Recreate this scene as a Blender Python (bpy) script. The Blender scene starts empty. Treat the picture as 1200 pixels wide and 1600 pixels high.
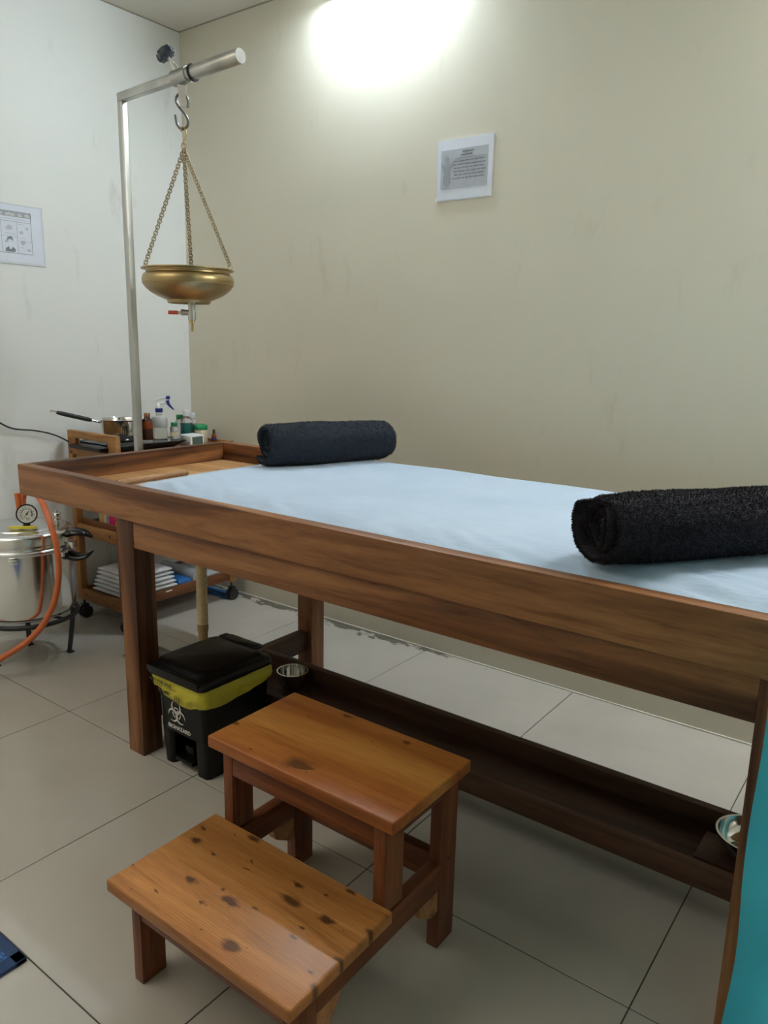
import bpy, bmesh, math, random
from mathutils import Vector, Matrix, noise
random.seed(7)
PI = math.pi
S = bpy.context.scene
COL = S.collection

# ------------------------------------------------------------------ camera
cam_d = bpy.data.cameras.new('camera'); cam = bpy.data.objects.new('camera', cam_d); COL.objects.link(cam)
cam_d.sensor_fit = 'VERTICAL'; cam_d.sensor_height = 36.0; cam_d.lens = 36.0*1186.08/1600.0
cam_d.clip_start = 0.02
_f = Vector((-0.58107312, 0.7851972, -0.21405463)).normalized()
_u = Vector((-0.14485998, 0.15902894, 0.97658865)).normalized()
_r = Vector((0.80085555, 0.59847736, 0.02133621)).normalized()
cam.matrix_world = Matrix(((_r.x, _u.x, -_f.x, 2.8907), (_r.y, _u.y, -_f.y, -2.354), (_r.z, _u.z, -_f.z, 1.1558), (0, 0, 0, 1)))
S.camera = cam

# ------------------------------------------------------------------ world, exposure
w = bpy.data.worlds.new('world'); S.world = w; w.use_nodes = True
w.node_tree.nodes['Background'].inputs[0].default_value = (0.75, 0.85, 1.0, 1)
w.node_tree.nodes['Background'].inputs[1].default_value = 0.25
S.view_settings.view_transform = 'Standard'; S.view_settings.look = 'None'
S.view_settings.gamma = 1.0; S.view_settings.use_curve_mapping = False
S.view_settings.exposure = 0.85
TUBE_STRENGTH = 190.0; TUBE_STRENGTH_2 = 250.0
# weak warm fill lamp, added out of view to lift the front faces
ld = bpy.data.lights.new('added_fill_light', 'AREA'); ld.shape = 'RECTANGLE'; ld.size = 1.4; ld.size_y = 1.2
ld.energy = 9.0; ld.color = (1.0, 0.93, 0.82)
lo = bpy.data.objects.new('added_fill_light', ld); COL.objects.link(lo); lo.location = (0.75, -2.6, 2.42)

# ------------------------------------------------------------------ materials
def _new(name):
    m = bpy.data.materials.new(name); m.use_nodes = True
    nt = m.node_tree; b = nt.nodes['Principled BSDF']
    return m, nt, b
def N(nt, t, **k):
    n = nt.nodes.new(t)
    for a, v in k.items(): setattr(n, a, v)
    return n
def ramp(nt, stops):
    r = N(nt, 'ShaderNodeValToRGB'); e = r.color_ramp.elements
    while len(e) > 1: e.remove(e[-1])
    e[0].position = stops[0][0]; c = stops[0][1]; e[0].color = (*c, 1) if len(c) == 3 else c
    for p, c in stops[1:]:
        x = e.new(p); x.color = (*c, 1) if len(c) == 3 else c
    return r
def mix(nt, fac, a, b, mode='MIX'):
    m = N(nt, 'ShaderNodeMix', data_type='RGBA', blend_type=mode)
    for i, v in ((0, fac), (6, a), (7, b)):
        if hasattr(v, 'links') or hasattr(v, 'is_linked'): nt.links.new(v, m.inputs[i])
        elif isinstance(v, (int, float)): m.inputs[i].default_value = v
        else: m.inputs[i].default_value = (*v, 1)
    return m.outputs[2]
def bump(nt, b, h, strength=0.2, dist=0.002):
    n = N(nt, 'ShaderNodeBump'); n.inputs['Strength'].default_value = strength; n.inputs['Distance'].default_value = dist
    nt.links.new(h, n.inputs['Height']); nt.links.new(n.outputs[0], b.inputs['Normal'])
def coords(nt, scale=(1, 1, 1), rnd=True):
    tc = N(nt, 'ShaderNodeTexCoord'); out = tc.outputs['Object']
    if rnd:
        oi = N(nt, 'ShaderNodeObjectInfo'); v = N(nt, 'ShaderNodeVectorMath', operation='SCALE')
        cx = N(nt, 'ShaderNodeCombineXYZ')
        for i in range(3): nt.links.new(oi.outputs['Random'], cx.inputs[i])
        nt.links.new(cx.outputs[0], v.inputs[0]); v.inputs['Scale'].default_value = 9.0
        a = N(nt, 'ShaderNodeVectorMath', operation='ADD'); nt.links.new(out, a.inputs[0]); nt.links.new(v.outputs[0], a.inputs[1]); out = a.outputs[0]
    mp = N(nt, 'ShaderNodeMapping'); mp.inputs['Scale'].default_value = scale; nt.links.new(out, mp.inputs[0])
    return mp.outputs[0]
def noise_n(nt, vec, scale, detail=4, rough=0.55, dist=0.0):
    n = N(nt, 'ShaderNodeTexNoise'); n.inputs['Scale'].default_value = scale; n.inputs['Detail'].default_value = detail
    n.inputs['Roughness'].default_value = rough; n.inputs['Distortion'].default_value = dist
    nt.links.new(vec, n.inputs['Vector']); return n.outputs['Fac']
def plain(name, c, rough=0.5, metal=0.0, bumpy=0.0, bs=200.0, var=0.06, **kw):
    m, nt, b = _new(name)
    v = coords(nt, rnd=False); n = noise_n(nt, v, 14.0, 3)
    r = ramp(nt, [(0.3, tuple(x*(1-var) for x in c)), (0.7, tuple(min(1, x*(1+var)) for x in c))])
    nt.links.new(n, r.inputs[0]); nt.links.new(r.outputs[0], b.inputs['Base Color'])
    b.inputs['Roughness'].default_value = rough; b.inputs['Metallic'].default_value = metal
    for k, x in kw.items(): b.inputs[k.replace('_', ' ')].default_value = x
    if bumpy: bump(nt, b, noise_n(nt, v, bs, 3), bumpy, 0.002)
    return m
def wood(name, dark, mid, light, axis='x', rough=0.4, knots=0.0, knotcol=(0.03, 0.012, 0.004), stripes=0.0, bands=1.0, kscale=9.0):
    m, nt, b = _new(name)
    sc = {'x': (0.09, 1, 1), 'y': (1, 0.09, 1), 'z': (1, 1, 0.09)}[axis]
    sk = {'x': (0.5, 1, 0.0), 'y': (1, 0.45, 1), 'z': (1, 1, 0.45)}[axis]
    v = coords(nt, sc)
    a = noise_n(nt, v, 11.0*bands, 6, 0.55, 1.2)
    r = ramp(nt, [(0.33, dark), (0.49, mid), (0.66, light)]); nt.links.new(a, r.inputs[0])
    f = noise_n(nt, v, 130.0, 5, 0.7, 0.3)
    fr = ramp(nt, [(0.3, (0.66, 0.62, 0.58)), (0.62, (1, 1, 1))]); nt.links.new(f, fr.inputs[0])
    col = mix(nt, 0.75, r.outputs[0], fr.outputs[0], 'MULTIPLY')
    st_ = noise_n(nt, v, 34.0*bands, 4, 0.5, 1.8)
    sr_ = ramp(nt, [(0.30, (0.42, 0.34, 0.27)), (0.44, (1, 1, 1))]); nt.links.new(st_, sr_.inputs[0])
    col = mix(nt, 0.55, col, sr_.outputs[0], 'MULTIPLY')
    if stripes:
        wv = N(nt, 'ShaderNodeTexWave', wave_type='BANDS', bands_direction={'x': 'Y', 'y': 'X', 'z': 'X'}[axis])
        wv.inputs['Scale'].default_value = 62.0; wv.inputs['Distortion'].default_value = 2.2; wv.inputs['Detail'].default_value = 3
        nt.links.new(v, wv.inputs['Vector'])
        wr = ramp(nt, [(0.0, (0.62, 0.52, 0.42)), (0.6, (1, 1, 1))]); nt.links.new(wv.outputs['Fac'], wr.inputs[0])
        col = mix(nt, stripes, col, wr.outputs[0], 'MULTIPLY')
    if knots:
        v2 = coords(nt, sk); dn = N(nt, 'ShaderNodeTexNoise'); dn.inputs['Scale'].default_value = kscale*3; nt.links.new(v2, dn.inputs['Vector'])
        dv = N(nt, 'ShaderNodeVectorMath', operation='MULTIPLY_ADD'); nt.links.new(dn.outputs['Color'], dv.inputs[0]); dv.inputs[1].default_value = (0.35/kscale,)*3; nt.links.new(v2, dv.inputs[2])
        vo = N(nt, 'ShaderNodeTexVoronoi', feature='F1', voronoi_dimensions='2D'); vo.inputs['Scale'].default_value = kscale; nt.links.new(dv.outputs[0], vo.inputs['Vector'])
        sp = N(nt, 'ShaderNodeSeparateColor'); nt.links.new(vo.outputs['Color'], sp.inputs[0])
        pw = N(nt, 'ShaderNodeMath', operation='POWER'); nt.links.new(sp.outputs[0], pw.inputs[0]); pw.inputs[1].default_value = 3.0
        ra = N(nt, 'ShaderNodeMath', operation='MULTIPLY_ADD'); nt.links.new(pw.outputs[0], ra.inputs[0]); ra.inputs[1].default_value = 0.30*knots; ra.inputs[2].default_value = 0.035
        di = N(nt, 'ShaderNodeMath', operation='DIVIDE'); nt.links.new(vo.outputs['Distance'], di.inputs[0]); nt.links.new(ra.outputs[0], di.inputs[1])
        kr = ramp(nt, [(0.45, (0.85, 0.85, 0.85)), (0.75, (0.35, 0.35, 0.35)), (1.0, (0, 0, 0))]); nt.links.new(di.outputs[0], kr.inputs[0])
        col = mix(nt, kr.outputs[0], col, knotcol)
    nt.links.new(col, b.inputs['Base Color'])
    rr = N(nt, 'ShaderNodeMapRange'); nt.links.new(f, rr.inputs[0]); rr.inputs[3].default_value = rough-0.07; rr.inputs[4].default_value = rough+0.12
    nt.links.new(rr.outputs[0], b.inputs['Roughness']); bump(nt, b, f, 0.12, 0.0015)
    b.inputs['Specular IOR Level'].default_value = 0.33
    return m

TD, TM, TL = (0.065, 0.021, 0.007), (0.200, 0.078, 0.027), (0.345, 0.155, 0.058)
teak = {a: wood('teak_' + a, TD, TM, TL, a, 0.42, 0.0) for a in 'xyz'}
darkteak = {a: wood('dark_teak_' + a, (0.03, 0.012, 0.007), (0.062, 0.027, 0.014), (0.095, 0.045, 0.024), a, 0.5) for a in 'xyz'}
edgewood = teak
pine_top = wood('varnished_pine_top', (0.27, 0.07, 0.015), (0.42, 0.155, 0.032), (0.56, 0.26, 0.065), 'x', 0.3, 1.0, (0.06, 0.015, 0.004), 0.0, 0.55, 12.0)
pine_low = wood('worn_striped_pine_top', (0.34, 0.13, 0.035), (0.46, 0.20, 0.055), (0.56, 0.27, 0.085), 'x', 0.33, 1.0, (0.045, 0.016, 0.006), 0.42, 0.7, 24.0)
pine_leg = {a: wood('red_brown_stool_wood_' + a, (0.075, 0.02, 0.008), (0.17, 0.05, 0.018), (0.26, 0.09, 0.032), a, 0.36) for a in 'xyz'}
pine_raw = wood('raw_pine_block', (0.30, 0.13, 0.05), (0.42, 0.2, 0.085), (0.5, 0.27, 0.12), 'x', 0.6)
cart = {a: wood('trolley_pine_' + a, (0.22, 0.085, 0.025), (0.37, 0.175, 0.055), (0.46, 0.25, 0.09), a, 0.45, 0.0) for a in 'xyz'}
cart_dark = {a: wood('trolley_dark_wood_' + a, (0.09, 0.03, 0.012), (0.17, 0.065, 0.025), (0.24, 0.1, 0.04), a, 0.45) for a in 'xyz'}
ply = wood('pale_plank', (0.40, 0.20, 0.075), (0.50, 0.27, 0.11), (0.60, 0.36, 0.16), 'x', 0.42, 0.0, bands=0.8)
bamboo = wood('bamboo_cane', (0.42, 0.24, 0.13), (0.58, 0.37, 0.22), (0.68, 0.48, 0.32), 'y', 0.35)

def wallmat(name, c, streak, rough, stainc, stain=0.5):
    m, nt, b = _new(name)
    v = coords(nt, rnd=False)
    a = noise_n(nt, v, 1.3, 5, 0.6); v2 = coords(nt, (1, 1, 0.35), rnd=False); s = noise_n(nt, v2, 7.0, 6, 0.62)
    r = ramp(nt, [(0.3, tuple(x*0.96 for x in c)), (0.7, c)]); nt.links.new(a, r.inputs[0])
    sr = ramp(nt, [(0.60, (0, 0, 0)), (0.76, (1, 1, 1))]); nt.links.new(s, sr.inputs[0])
    mu = N(nt, 'ShaderNodeMath', operation='MULTIPLY'); nt.links.new(sr.outputs[0], mu.inputs[0]); mu.inputs[1].default_value = stain
    col = mix(nt, mu.outputs[0], r.outputs[0], stainc)
    nt.links.new(col, b.inputs['Base Color']); b.inputs['Roughness'].default_value = rough
    bump(nt, b, noise_n(nt, v, 45.0, 4), 0.06, 0.002)
    return m
wall_cream = wallmat('cream_gloss_paint', (0.73, 0.69, 0.575), 0, 0.38, (0.40, 0.36, 0.26), 0.35)
wall_white = wallmat('white_paint_scuffed', (0.80, 0.81, 0.79), 0, 0.5, (0.50, 0.50, 0.42), 0.6)
ceil_m = wallmat('ceiling_paint', (0.78, 0.75, 0.67), 0, 0.6, (0.6, 0.55, 0.45), 0.3)

def tile_mat():
    m, nt, b = _new('vitrified_tile')
    tc = N(nt, 'ShaderNodeTexCoord'); ge = N(nt, 'ShaderNodeNewGeometry'); P = ge.outputs['Position']
    a = noise_n(nt, P, 2.2, 6, 0.6, 0.5); r = ramp(nt, [(0.3, (0.465, 0.44, 0.385)), (0.7, (0.535, 0.505, 0.45))]); nt.links.new(a, r.inputs[0])
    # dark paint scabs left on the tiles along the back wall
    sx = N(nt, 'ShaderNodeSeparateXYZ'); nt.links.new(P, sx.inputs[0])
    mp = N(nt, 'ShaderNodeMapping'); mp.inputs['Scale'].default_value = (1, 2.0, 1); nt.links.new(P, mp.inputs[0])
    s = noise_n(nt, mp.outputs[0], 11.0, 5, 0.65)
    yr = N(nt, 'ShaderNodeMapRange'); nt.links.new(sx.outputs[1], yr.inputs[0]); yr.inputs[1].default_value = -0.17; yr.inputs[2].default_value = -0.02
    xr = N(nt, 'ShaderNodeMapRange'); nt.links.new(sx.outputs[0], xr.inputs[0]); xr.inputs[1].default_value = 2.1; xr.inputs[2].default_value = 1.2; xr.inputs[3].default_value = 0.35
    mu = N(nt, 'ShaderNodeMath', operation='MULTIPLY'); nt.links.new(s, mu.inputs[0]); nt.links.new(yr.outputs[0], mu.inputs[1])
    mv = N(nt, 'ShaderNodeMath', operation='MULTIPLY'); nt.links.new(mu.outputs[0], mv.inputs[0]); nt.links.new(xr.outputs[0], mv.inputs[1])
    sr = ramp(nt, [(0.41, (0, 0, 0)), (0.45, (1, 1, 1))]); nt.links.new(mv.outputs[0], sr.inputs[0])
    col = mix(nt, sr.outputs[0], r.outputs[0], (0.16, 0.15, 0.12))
    nt.links.new(col, b.inputs['Base Color'])
    rn = noise_n(nt, P, 9.0, 3); rr = N(nt, 'ShaderNodeMapRange'); nt.links.new(rn, rr.inputs[0]); rr.inputs[3].default_value = 0.17; rr.inputs[4].default_value = 0.27
    nt.links.new(rr.outputs[0], b.inputs['Roughness']); b.inputs['Specular IOR Level'].default_value = 0.55
    return m
tile_m = tile_mat()
grout_m = plain('dark_grout', (0.07, 0.06, 0.045), 0.9)
caulk = plain('white_caulk', (0.7, 0.68, 0.6), 0.6)

def metal(name, c, rough, aniso_axis=None, dirt=0.0):
    m, nt, b = _new(name); v = coords(nt, {'z': (1, 1, 0.03), 'h': (0.05, 0.05, 1), None: (1, 1, 1)}[aniso_axis], rnd=False)
    n = noise_n(nt, v, 60.0, 4); n2 = noise_n(nt, v, 9.0, 5)
    r = ramp(nt, [(0.3, tuple(x*(1-dirt) for x in c)), (0.7, c)]); nt.links.new(n2, r.inputs[0]); nt.links.new(r.outputs[0], b.inputs['Base Color'])
    b.inputs['Metallic'].default_value = 1.0
    rr = N(nt, 'ShaderNodeMapRange'); nt.links.new(n, rr.inputs[0]); rr.inputs[3].default_value = max(0.02, rough-0.08); rr.inputs[4].default_value = rough+0.12
    nt.links.new(rr.outputs[0], b.inputs['Roughness']); return m
steel = metal('brushed_steel', (0.60, 0.60, 0.57), 0.33, 'z', 0.25)
steel_h = metal('worn_steel_arm', (0.60, 0.60, 0.57), 0.38, None, 0.35)
chrome = metal('polished_steel', (0.72, 0.72, 0.70), 0.1, None, 0.1)
alu = metal('polished_aluminium', (0.80, 0.81, 0.82), 0.13, 'z', 0.12)
alu_lid = metal('spun_aluminium', (0.80, 0.81, 0.82), 0.2, 'h', 0.1)
brass = metal('aged_brass', (0.56, 0.42, 0.21), 0.33, 'h', 0.4)
chainm = metal('chain_brass', (0.42, 0.34, 0.20), 0.35, None, 0.3)
iron = plain('black_iron', (0.012, 0.014, 0.014), 0.45)
hookm = metal('dark_hook_steel', (0.16, 0.16, 0.15), 0.35, None, 0.3)
bakelite = plain('black_bakelite', (0.010, 0.010, 0.011), 0.18)
blackp = plain('black_plastic', (0.0025, 0.0025, 0.0027), 0.28, bumpy=0.05, Specular_IOR_Level=0.3)
knobm = plain('blue_black_knob_plastic', (0.018, 0.03, 0.05), 0.25)
blackglass = plain('black_cooktop_plastic', (0.012, 0.014, 0.015), 0.12)
rubber = plain('black_rubber', (0.015, 0.015, 0.015), 0.6)
orange = plain('orange_rubber_hose', (0.62, 0.15, 0.045), 0.42, bumpy=0.05)
redp = plain('red_plastic_grip', (0.62, 0.10, 0.05), 0.45)
white_p = plain('white_plastic', (0.78, 0.8, 0.82), 0.35)
white_cloth = plain('white_cloth', (0.74, 0.75, 0.76), 0.9, bumpy=0.3)
blue_p = plain('blue_plastic', (0.02, 0.14, 0.42), 0.45)
navy = plain('navy_plastic', (0.015, 0.03, 0.22), 0.35)
green_p = plain('green_plastic', (0.01, 0.21, 0.07), 0.4)
teal = plain('teal_polyester_curtain', (0.12, 0.62, 0.72), 0.65, bumpy=0.15, bs=600, Sheen_Weight=0.2)
pipe_m = plain('cream_corrugated_hose', (0.62, 0.50, 0.29), 0.5, var=0.12)
pipe_end = plain('brown_hose_cuff', (0.33, 0.22, 0.10), 0.5)
yellow = plain('yellow_liner_film', (0.62, 0.54, 0.035), 0.35, bumpy=0.25, bs=60, Transmission_Weight=0.12)
yellow2 = plain('yellow_label', (0.78, 0.66, 0.06), 0.5)
ink = plain('dark_print', (0.05, 0.05, 0.03), 0.6)
whiteink = plain('white_print', (0.72, 0.72, 0.68), 0.6)
greyink = plain('grey_print', (0.20, 0.22, 0.27), 0.7)
midgrey = plain('mid_grey_print', (0.34, 0.37, 0.43), 0.6)
palegrey = plain('pale_grey_print', (0.47, 0.50, 0.56), 0.5)
paper = plain('laminated_paper', (0.74, 0.78, 0.88), 0.22, var=0.02)
lam = plain('laminate_film', (0.66, 0.69, 0.74), 0.12, var=0.02)
pink = plain('magenta_print', (0.62, 0.02, 0.13), 0.5)
yel_p = plain('yellow_orange_pack', (0.75, 0.42, 0.03), 0.5)
amber = plain('amber_glass', (0.30, 0.06, 0.012), 0.08, Transmission_Weight=0.35, IOR=1.45)
amber_dark = plain('dark_oil_in_amber', (0.05, 0.016, 0.008), 0.12)
clear = plain('clear_plastic', (0.86, 0.87, 0.86), 0.08, Transmission_Weight=0.9, IOR=1.3)
clear2 = plain('clear_liquid', (0.80, 0.80, 0.74), 0.05, Transmission_Weight=0.85, IOR=1.33)
frost = plain('frosted_plastic', (0.72, 0.74, 0.74), 0.35, Transmission_Weight=0.4)
greenliq = plain('dark_green_liquid', (0.015, 0.12, 0.10), 0.12, Transmission_Weight=0.25)
creamjar = plain('cream_jar', (0.62, 0.55, 0.40), 0.4)
lcd = plain('lcd_screen', (0.10, 0.14, 0.11), 0.2)
coppercap = plain('bronze_cap', (0.30, 0.14, 0.07), 0.35, 0.6)
filmroll = plain('plastic_wrapped_roll', (0.66, 0.70, 0.74), 0.2, Transmission_Weight=0.3)
gaugeface = plain('gauge_face', (0.70, 0.72, 0.70), 0.3)

def cloth_translucent(m, f):
    nt = m.node_tree; b = nt.nodes['Principled BSDF']; out = nt.nodes['Material Output']
    t = N(nt, 'ShaderNodeBsdfTranslucent'); mx = N(nt, 'ShaderNodeMixShader'); mx.inputs[0].default_value = f
    nt.links.new(b.inputs['Base Color'].links[0].from_socket, t.inputs[0]); nt.links.new(b.outputs[0], mx.inputs[1]); nt.links.new(t.outputs[0], mx.inputs[2]); nt.links.new(mx.outputs[0], out.inputs[0])
cloth_translucent(teal, 0.45)
def sheet_mat():
    m, nt, b = _new('pale_blue_nonwoven_sheet'); v = coords(nt, rnd=False)
    a = noise_n(nt, v, 5.0, 5); r = ramp(nt, [(0.3, (0.39, 0.505, 0.65)), (0.7, (0.46, 0.57, 0.71))]); nt.links.new(a, r.inputs[0])
    nt.links.new(r.outputs[0], b.inputs['Base Color']); b.inputs['Roughness'].default_value = 0.75
    b.inputs['Sheen Weight'].default_value = 0.15
    v2 = coords(nt, (0.6, 1.6, 1), rnd=False); h = noise_n(nt, v2, 26.0, 6, 0.6, 0.4); bump(nt, b, h, 0.5, 0.009)
    return m
sheet_m = sheet_mat()
def towel_mat(name, c1, c2):
    m, nt, b = _new(name); v = coords(nt, rnd=False)
    a = noise_n(nt, v, 330.0, 3, 0.7); r = ramp(nt, [(0.35, c1), (0.7, c2)]); nt.links.new(a, r.inputs[0])
    nt.links.new(r.outputs[0], b.inputs['Base Color']); b.inputs['Roughness'].default_value = 0.95
    b.inputs['Sheen Weight'].default_value = 0.10; b.inputs['Sheen Roughness'].default_value = 0.5; b.inputs['Specular IOR Level'].default_value = 0.1
    bump(nt, b, noise_n(nt, v, 260.0, 3, 0.7), 0.9, 0.004); return m
towel_blue = towel_mat('charcoal_blue_terry', (0.010, 0.014, 0.021), (0.040, 0.052, 0.072))
towel_black = towel_mat('black_terry', (0.010, 0.008, 0.011), (0.042, 0.034, 0.046))
def matfloor():
    m, nt, b = _new('blue_ribbed_mat'); v = coords(nt, rnd=False)
    vo = N(nt, 'ShaderNodeTexVoronoi'); vo.inputs['Scale'].default_value = 130.0; nt.links.new(v, vo.inputs['Vector'])
    r = ramp(nt, [(0.1, (0.03, 0.14, 0.38)), (0.7, (0.004, 0.035, 0.14))]); nt.links.new(vo.outputs['Distance'], r.inputs[0])
    nt.links.new(r.outputs[0], b.inputs['Base Color']); b.inputs['Roughness'].default_value = 0.6; bump(nt, b, vo.outputs['Distance'], 0.6, 0.004); return m
blue_mat = matfloor()
tube_m, nt_, b_ = _new('lit_tube'); b_.inputs['Emission Color'].default_value = (0.76, 0.89, 1.0, 1); b_.inputs['Emission Strength'].default_value = TUBE_STRENGTH

# ------------------------------------------------------------------ mesh helpers (all take world coordinates)
def box(bm, x0, x1, y0, y1, z0, z1, bev=0.002, seg=2, mat=None, M=None):
    vs = [bm.verts.new((x, y, z)) for x in (x0, x1) for y in (y0, y1) for z in (z0, z1)]
    idx = [(0, 1, 3, 2), (4, 6, 7, 5), (0, 4, 5, 1), (2, 3, 7, 6), (0, 2, 6, 4), (1, 5, 7, 3)]
    fs = [bm.faces.new([vs[i] for i in f]) for f in idx]
    if M is not None:
        for v in vs: v.co = M @ v.co
    if bev:
        es = {e for f in fs for e in f.edges}
        bmesh.ops.bevel(bm, geom=list(es), offset=bev, segments=seg, profile=0.6, affect='EDGES')
def lathe(bm, prof, c=(0, 0, 0), n=40, M=None, cap=True):
    rings = []
    for r, z in prof:
        ring = []
        for i in range(n):
            a = 2*PI*i/n; p = Vector((r*math.cos(a), r*math.sin(a), z))
            if M is not None: p = M @ p
            ring.append(bm.verts.new(p + Vector(c)))
        rings.append(ring)
    for a, b in zip(rings, rings[1:]):
        for i in range(n):
            j = (i+1) % n; bm.faces.new((a[i], a[j], b[j], b[i]))
    if cap:
        if prof[0][0] > 1e-5: bm.faces.new(rings[0][::-1])
        if prof[-1][0] > 1e-5: bm.faces.new(rings[-1])
def catmull(pts, k=8):
    P = [Vector(p) for p in pts]; P = [P[0]*2-P[1]] + P + [P[-1]*2-P[-2]]; out = []
    for i in range(1, len(P)-2):
        for s in range(k):
            t = s/k; a, b, c, d = P[i-1:i+3]
            out.append(0.5*((2*b) + (c-a)*t + (2*a-5*b+4*c-d)*t*t + (3*b-a-3*c+d)*t**3))
    out.append(P[-2]); return out
def tube(bm, pts, r, n=10, closed=False, smooth=0, rad=None, square=False):
    P = catmull(pts, smooth) if smooth else [Vector(p) for p in pts]
    m = len(P); rings = []; up = None
    for i, p in enumerate(P):
        if closed: t = (P[(i+1) % m]-P[i-1]).normalized()
        else: t = (P[min(i+1, m-1)]-P[max(i-1, 0)]).normalized()
        if up is None:
            up = Vector((0, 0, 1)) if abs(t.z) < 0.9 else Vector((1, 0, 0))
        s = t.cross(up).normalized(); up = s.cross(t).normalized()
        rr = rad(i/(m-1)) if rad else r
        rings.append([bm.verts.new(p + (s*math.cos(2*PI*k/n) + up*math.sin(2*PI*k/n))*rr) for k in range(n)])
    for i in range(m if closed else m-1):
        a, b = rings[i], rings[(i+1) % m]
        for k in range(n):
            j = (k+1) % n; bm.faces.new((a[k], a[j], b[j], b[k]))
    if not closed:
        bm.faces.new(rings[0][::-1]); bm.faces.new(rings[-1])
def cyl(bm, p0, p1, r, n=20, r2=None):
    r2 = r if r2 is None else r2; p0 = Vector(p0); p1 = Vector(p1)
    tube(bm, [p0, p1], r, n, rad=lambda t: r + (r2-r)*t)
def torus(bm, c, R, r, axis='z', n=32, m=8, sx=1, sy=1):
    pts = []
    for i in range(n):
        a = 2*PI*i/n; x, y = R*sx*math.cos(a), R*sy*math.sin(a)
        pts.append(Vector(c) + {'z': Vector((x, y, 0)), 'y': Vector((x, 0, y)), 'x': Vector((0, x, y))}[axis])
    tube(bm, pts, r, m, closed=True)
def poly(bm, pts, thick, nrm):
    a = [bm.verts.new(Vector(p)) for p in pts]; b = [bm.verts.new(Vector(p)+Vector(nrm)*thick) for p in pts]
    n = len(a); bm.faces.new(a[::-1]); bm.faces.new(b)
    for i in range(n): bm.faces.new((a[i], a[(i+1) % n], b[(i+1) % n], b[i]))
def BM(): return bmesh.new()
def world_loc(o):
    v = Vector((0, 0, 0))
    while o: v = v + Vector(o.location); o = o.parent
    return v
def obj(name, bm, mat, parent=None, origin=None, smooth=40, label=None, kind=None):
    bmesh.ops.recalc_face_normals(bm, faces=bm.faces)
    me = bpy.data.meshes.new(name); off = world_loc(parent) if parent else Vector(origin or (0, 0, 0))
    for v in bm.verts: v.co -= off
    bm.to_mesh(me); bm.free()
    if mat: me.materials.append(mat)
    if smooth:
        me.shade_smooth(); me.set_sharp_from_angle(angle=math.radians(smooth))
    o = bpy.data.objects.new(name, me); COL.objects.link(o)
    if parent: o.parent = parent
    else: o.location = off
    if label: o['label'] = label
    if kind: o['kind'] = kind
    return o
def tag(o, label, cat, group=None):
    o['label'] = label; o['category'] = cat
    if group: o['group'] = group
    return o
def thing(name, label, cat, loc, group=None):
    o = bpy.data.objects.new(name, None); COL.objects.link(o); o.location = loc; o.empty_display_size = 0.05
    return tag(o, label, cat, group)
def part(name, mat, parent, fn, *a, smooth=40, label=None, kind=None, **k):
    bm = BM(); fn(bm, *a, **k); return obj(name, bm, mat, parent, smooth=smooth, label=label, kind=kind)
def text_mesh(s, size, M, mat, name, parent, bold=0.0, align='LEFT', ext=0.0003):
    cu = bpy.data.curves.new('t', 'FONT'); cu.body = s; cu.size = size; cu.align_x = align; cu.extrude = ext; cu.offset = bold
    t = bpy.data.objects.new('t', cu); COL.objects.link(t)
    dg = bpy.context.evaluated_depsgraph_get(); me = bpy.data.meshes.new_from_object(t.evaluated_get(dg))
    bpy.data.objects.remove(t); bpy.data.curves.remove(cu)
    off = world_loc(parent)
    for v in me.vertices: v.co = (M @ v.co) - off
    me.materials.clear(); me.materials.append(mat)
    o = bpy.data.objects.new(name, me); COL.objects.link(o); o.parent = parent; return o
def frame(o, x, y):   # matrix from origin and two axes
    x = Vector(x).normalized(); y = Vector(y).normalized(); z = x.cross(y)
    return Matrix(((x.x, y.x, z.x, o[0]), (x.y, y.y, z.y, o[1]), (x.z, y.z, z.z, o[2]), (0, 0, 0, 1)))

# ------------------------------------------------------------------ the room
RX, RY, H = 3.9, -3.4, 2.449
def struct(name, mat, fn, *a, **k):
    bm = BM(); fn(bm, *a, **k); o = obj(name, bm, mat, smooth=0); o['kind'] = 'structure'; return o
struct('wall_back', wall_cream, box, -0.12, RX+0.12, 0, 0.12, -0.05, H+0.05, 0)
struct('wall_left', wall_white, box, -0.12, 0, RY, 0, -0.05, H+0.05, 0)
struct('wall_right', wall_cream, box, RX, RX+0.12, RY, 0, -0.05, H+0.05, 0)
struct('wall_front', wall_cream, box, -0.12, RX+0.12, RY-0.12, RY, -0.05, H+0.05, 0)
struct('ceiling', ceil_m, box, 0, RX, RY, 0, H, H+0.05, 0)
floor = struct('floor', grout_m, box, 0, RX, RY, 0, -0.05, -0.0015, 0)
def tiles():
    G = 0.0013; xs = [0.0]; x = 0.179
    while x < RX: xs.append(x); x += 0.6
    xs.append(RX); ys = [0.0]; y = -0.558
    while y > RY: ys.append(y); y -= 0.6
    ys.append(RY); cache = {}
    for i in range(len(xs)-1):
        for j in range(len(ys)-1):
            w, d = xs[i+1]-xs[i], ys[j]-ys[j+1]; key = (round(w, 3), round(d, 3))
            if key not in cache:
                bm = BM(); box(bm, G, w-G, -d+G, -G, -0.011, 0.0, 0.0008, 1)
                me = bpy.data.meshes.new('tile'); bmesh.ops.recalc_face_normals(bm, faces=bm.faces); bm.to_mesh(me); bm.free(); me.materials.append(tile_m); cache[key] = me
            o = bpy.data.objects.new('tile', cache[key]); COL.objects.link(o); o.parent = floor; o.location = (xs[i], ys[j], random.uniform(-0.0002, 0.0002))
tiles()
struct('trim_1', caulk, box, 0.002, RX, -0.005, 0, 0, 0.005, 0.001, 1)
crack = plain('dusty_joint', (0.36, 0.32, 0.25), 0.8)
struct('trim_2', crack, box, 0, RX, -0.004, 0, H-0.004, H, 0.001, 1)
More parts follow.
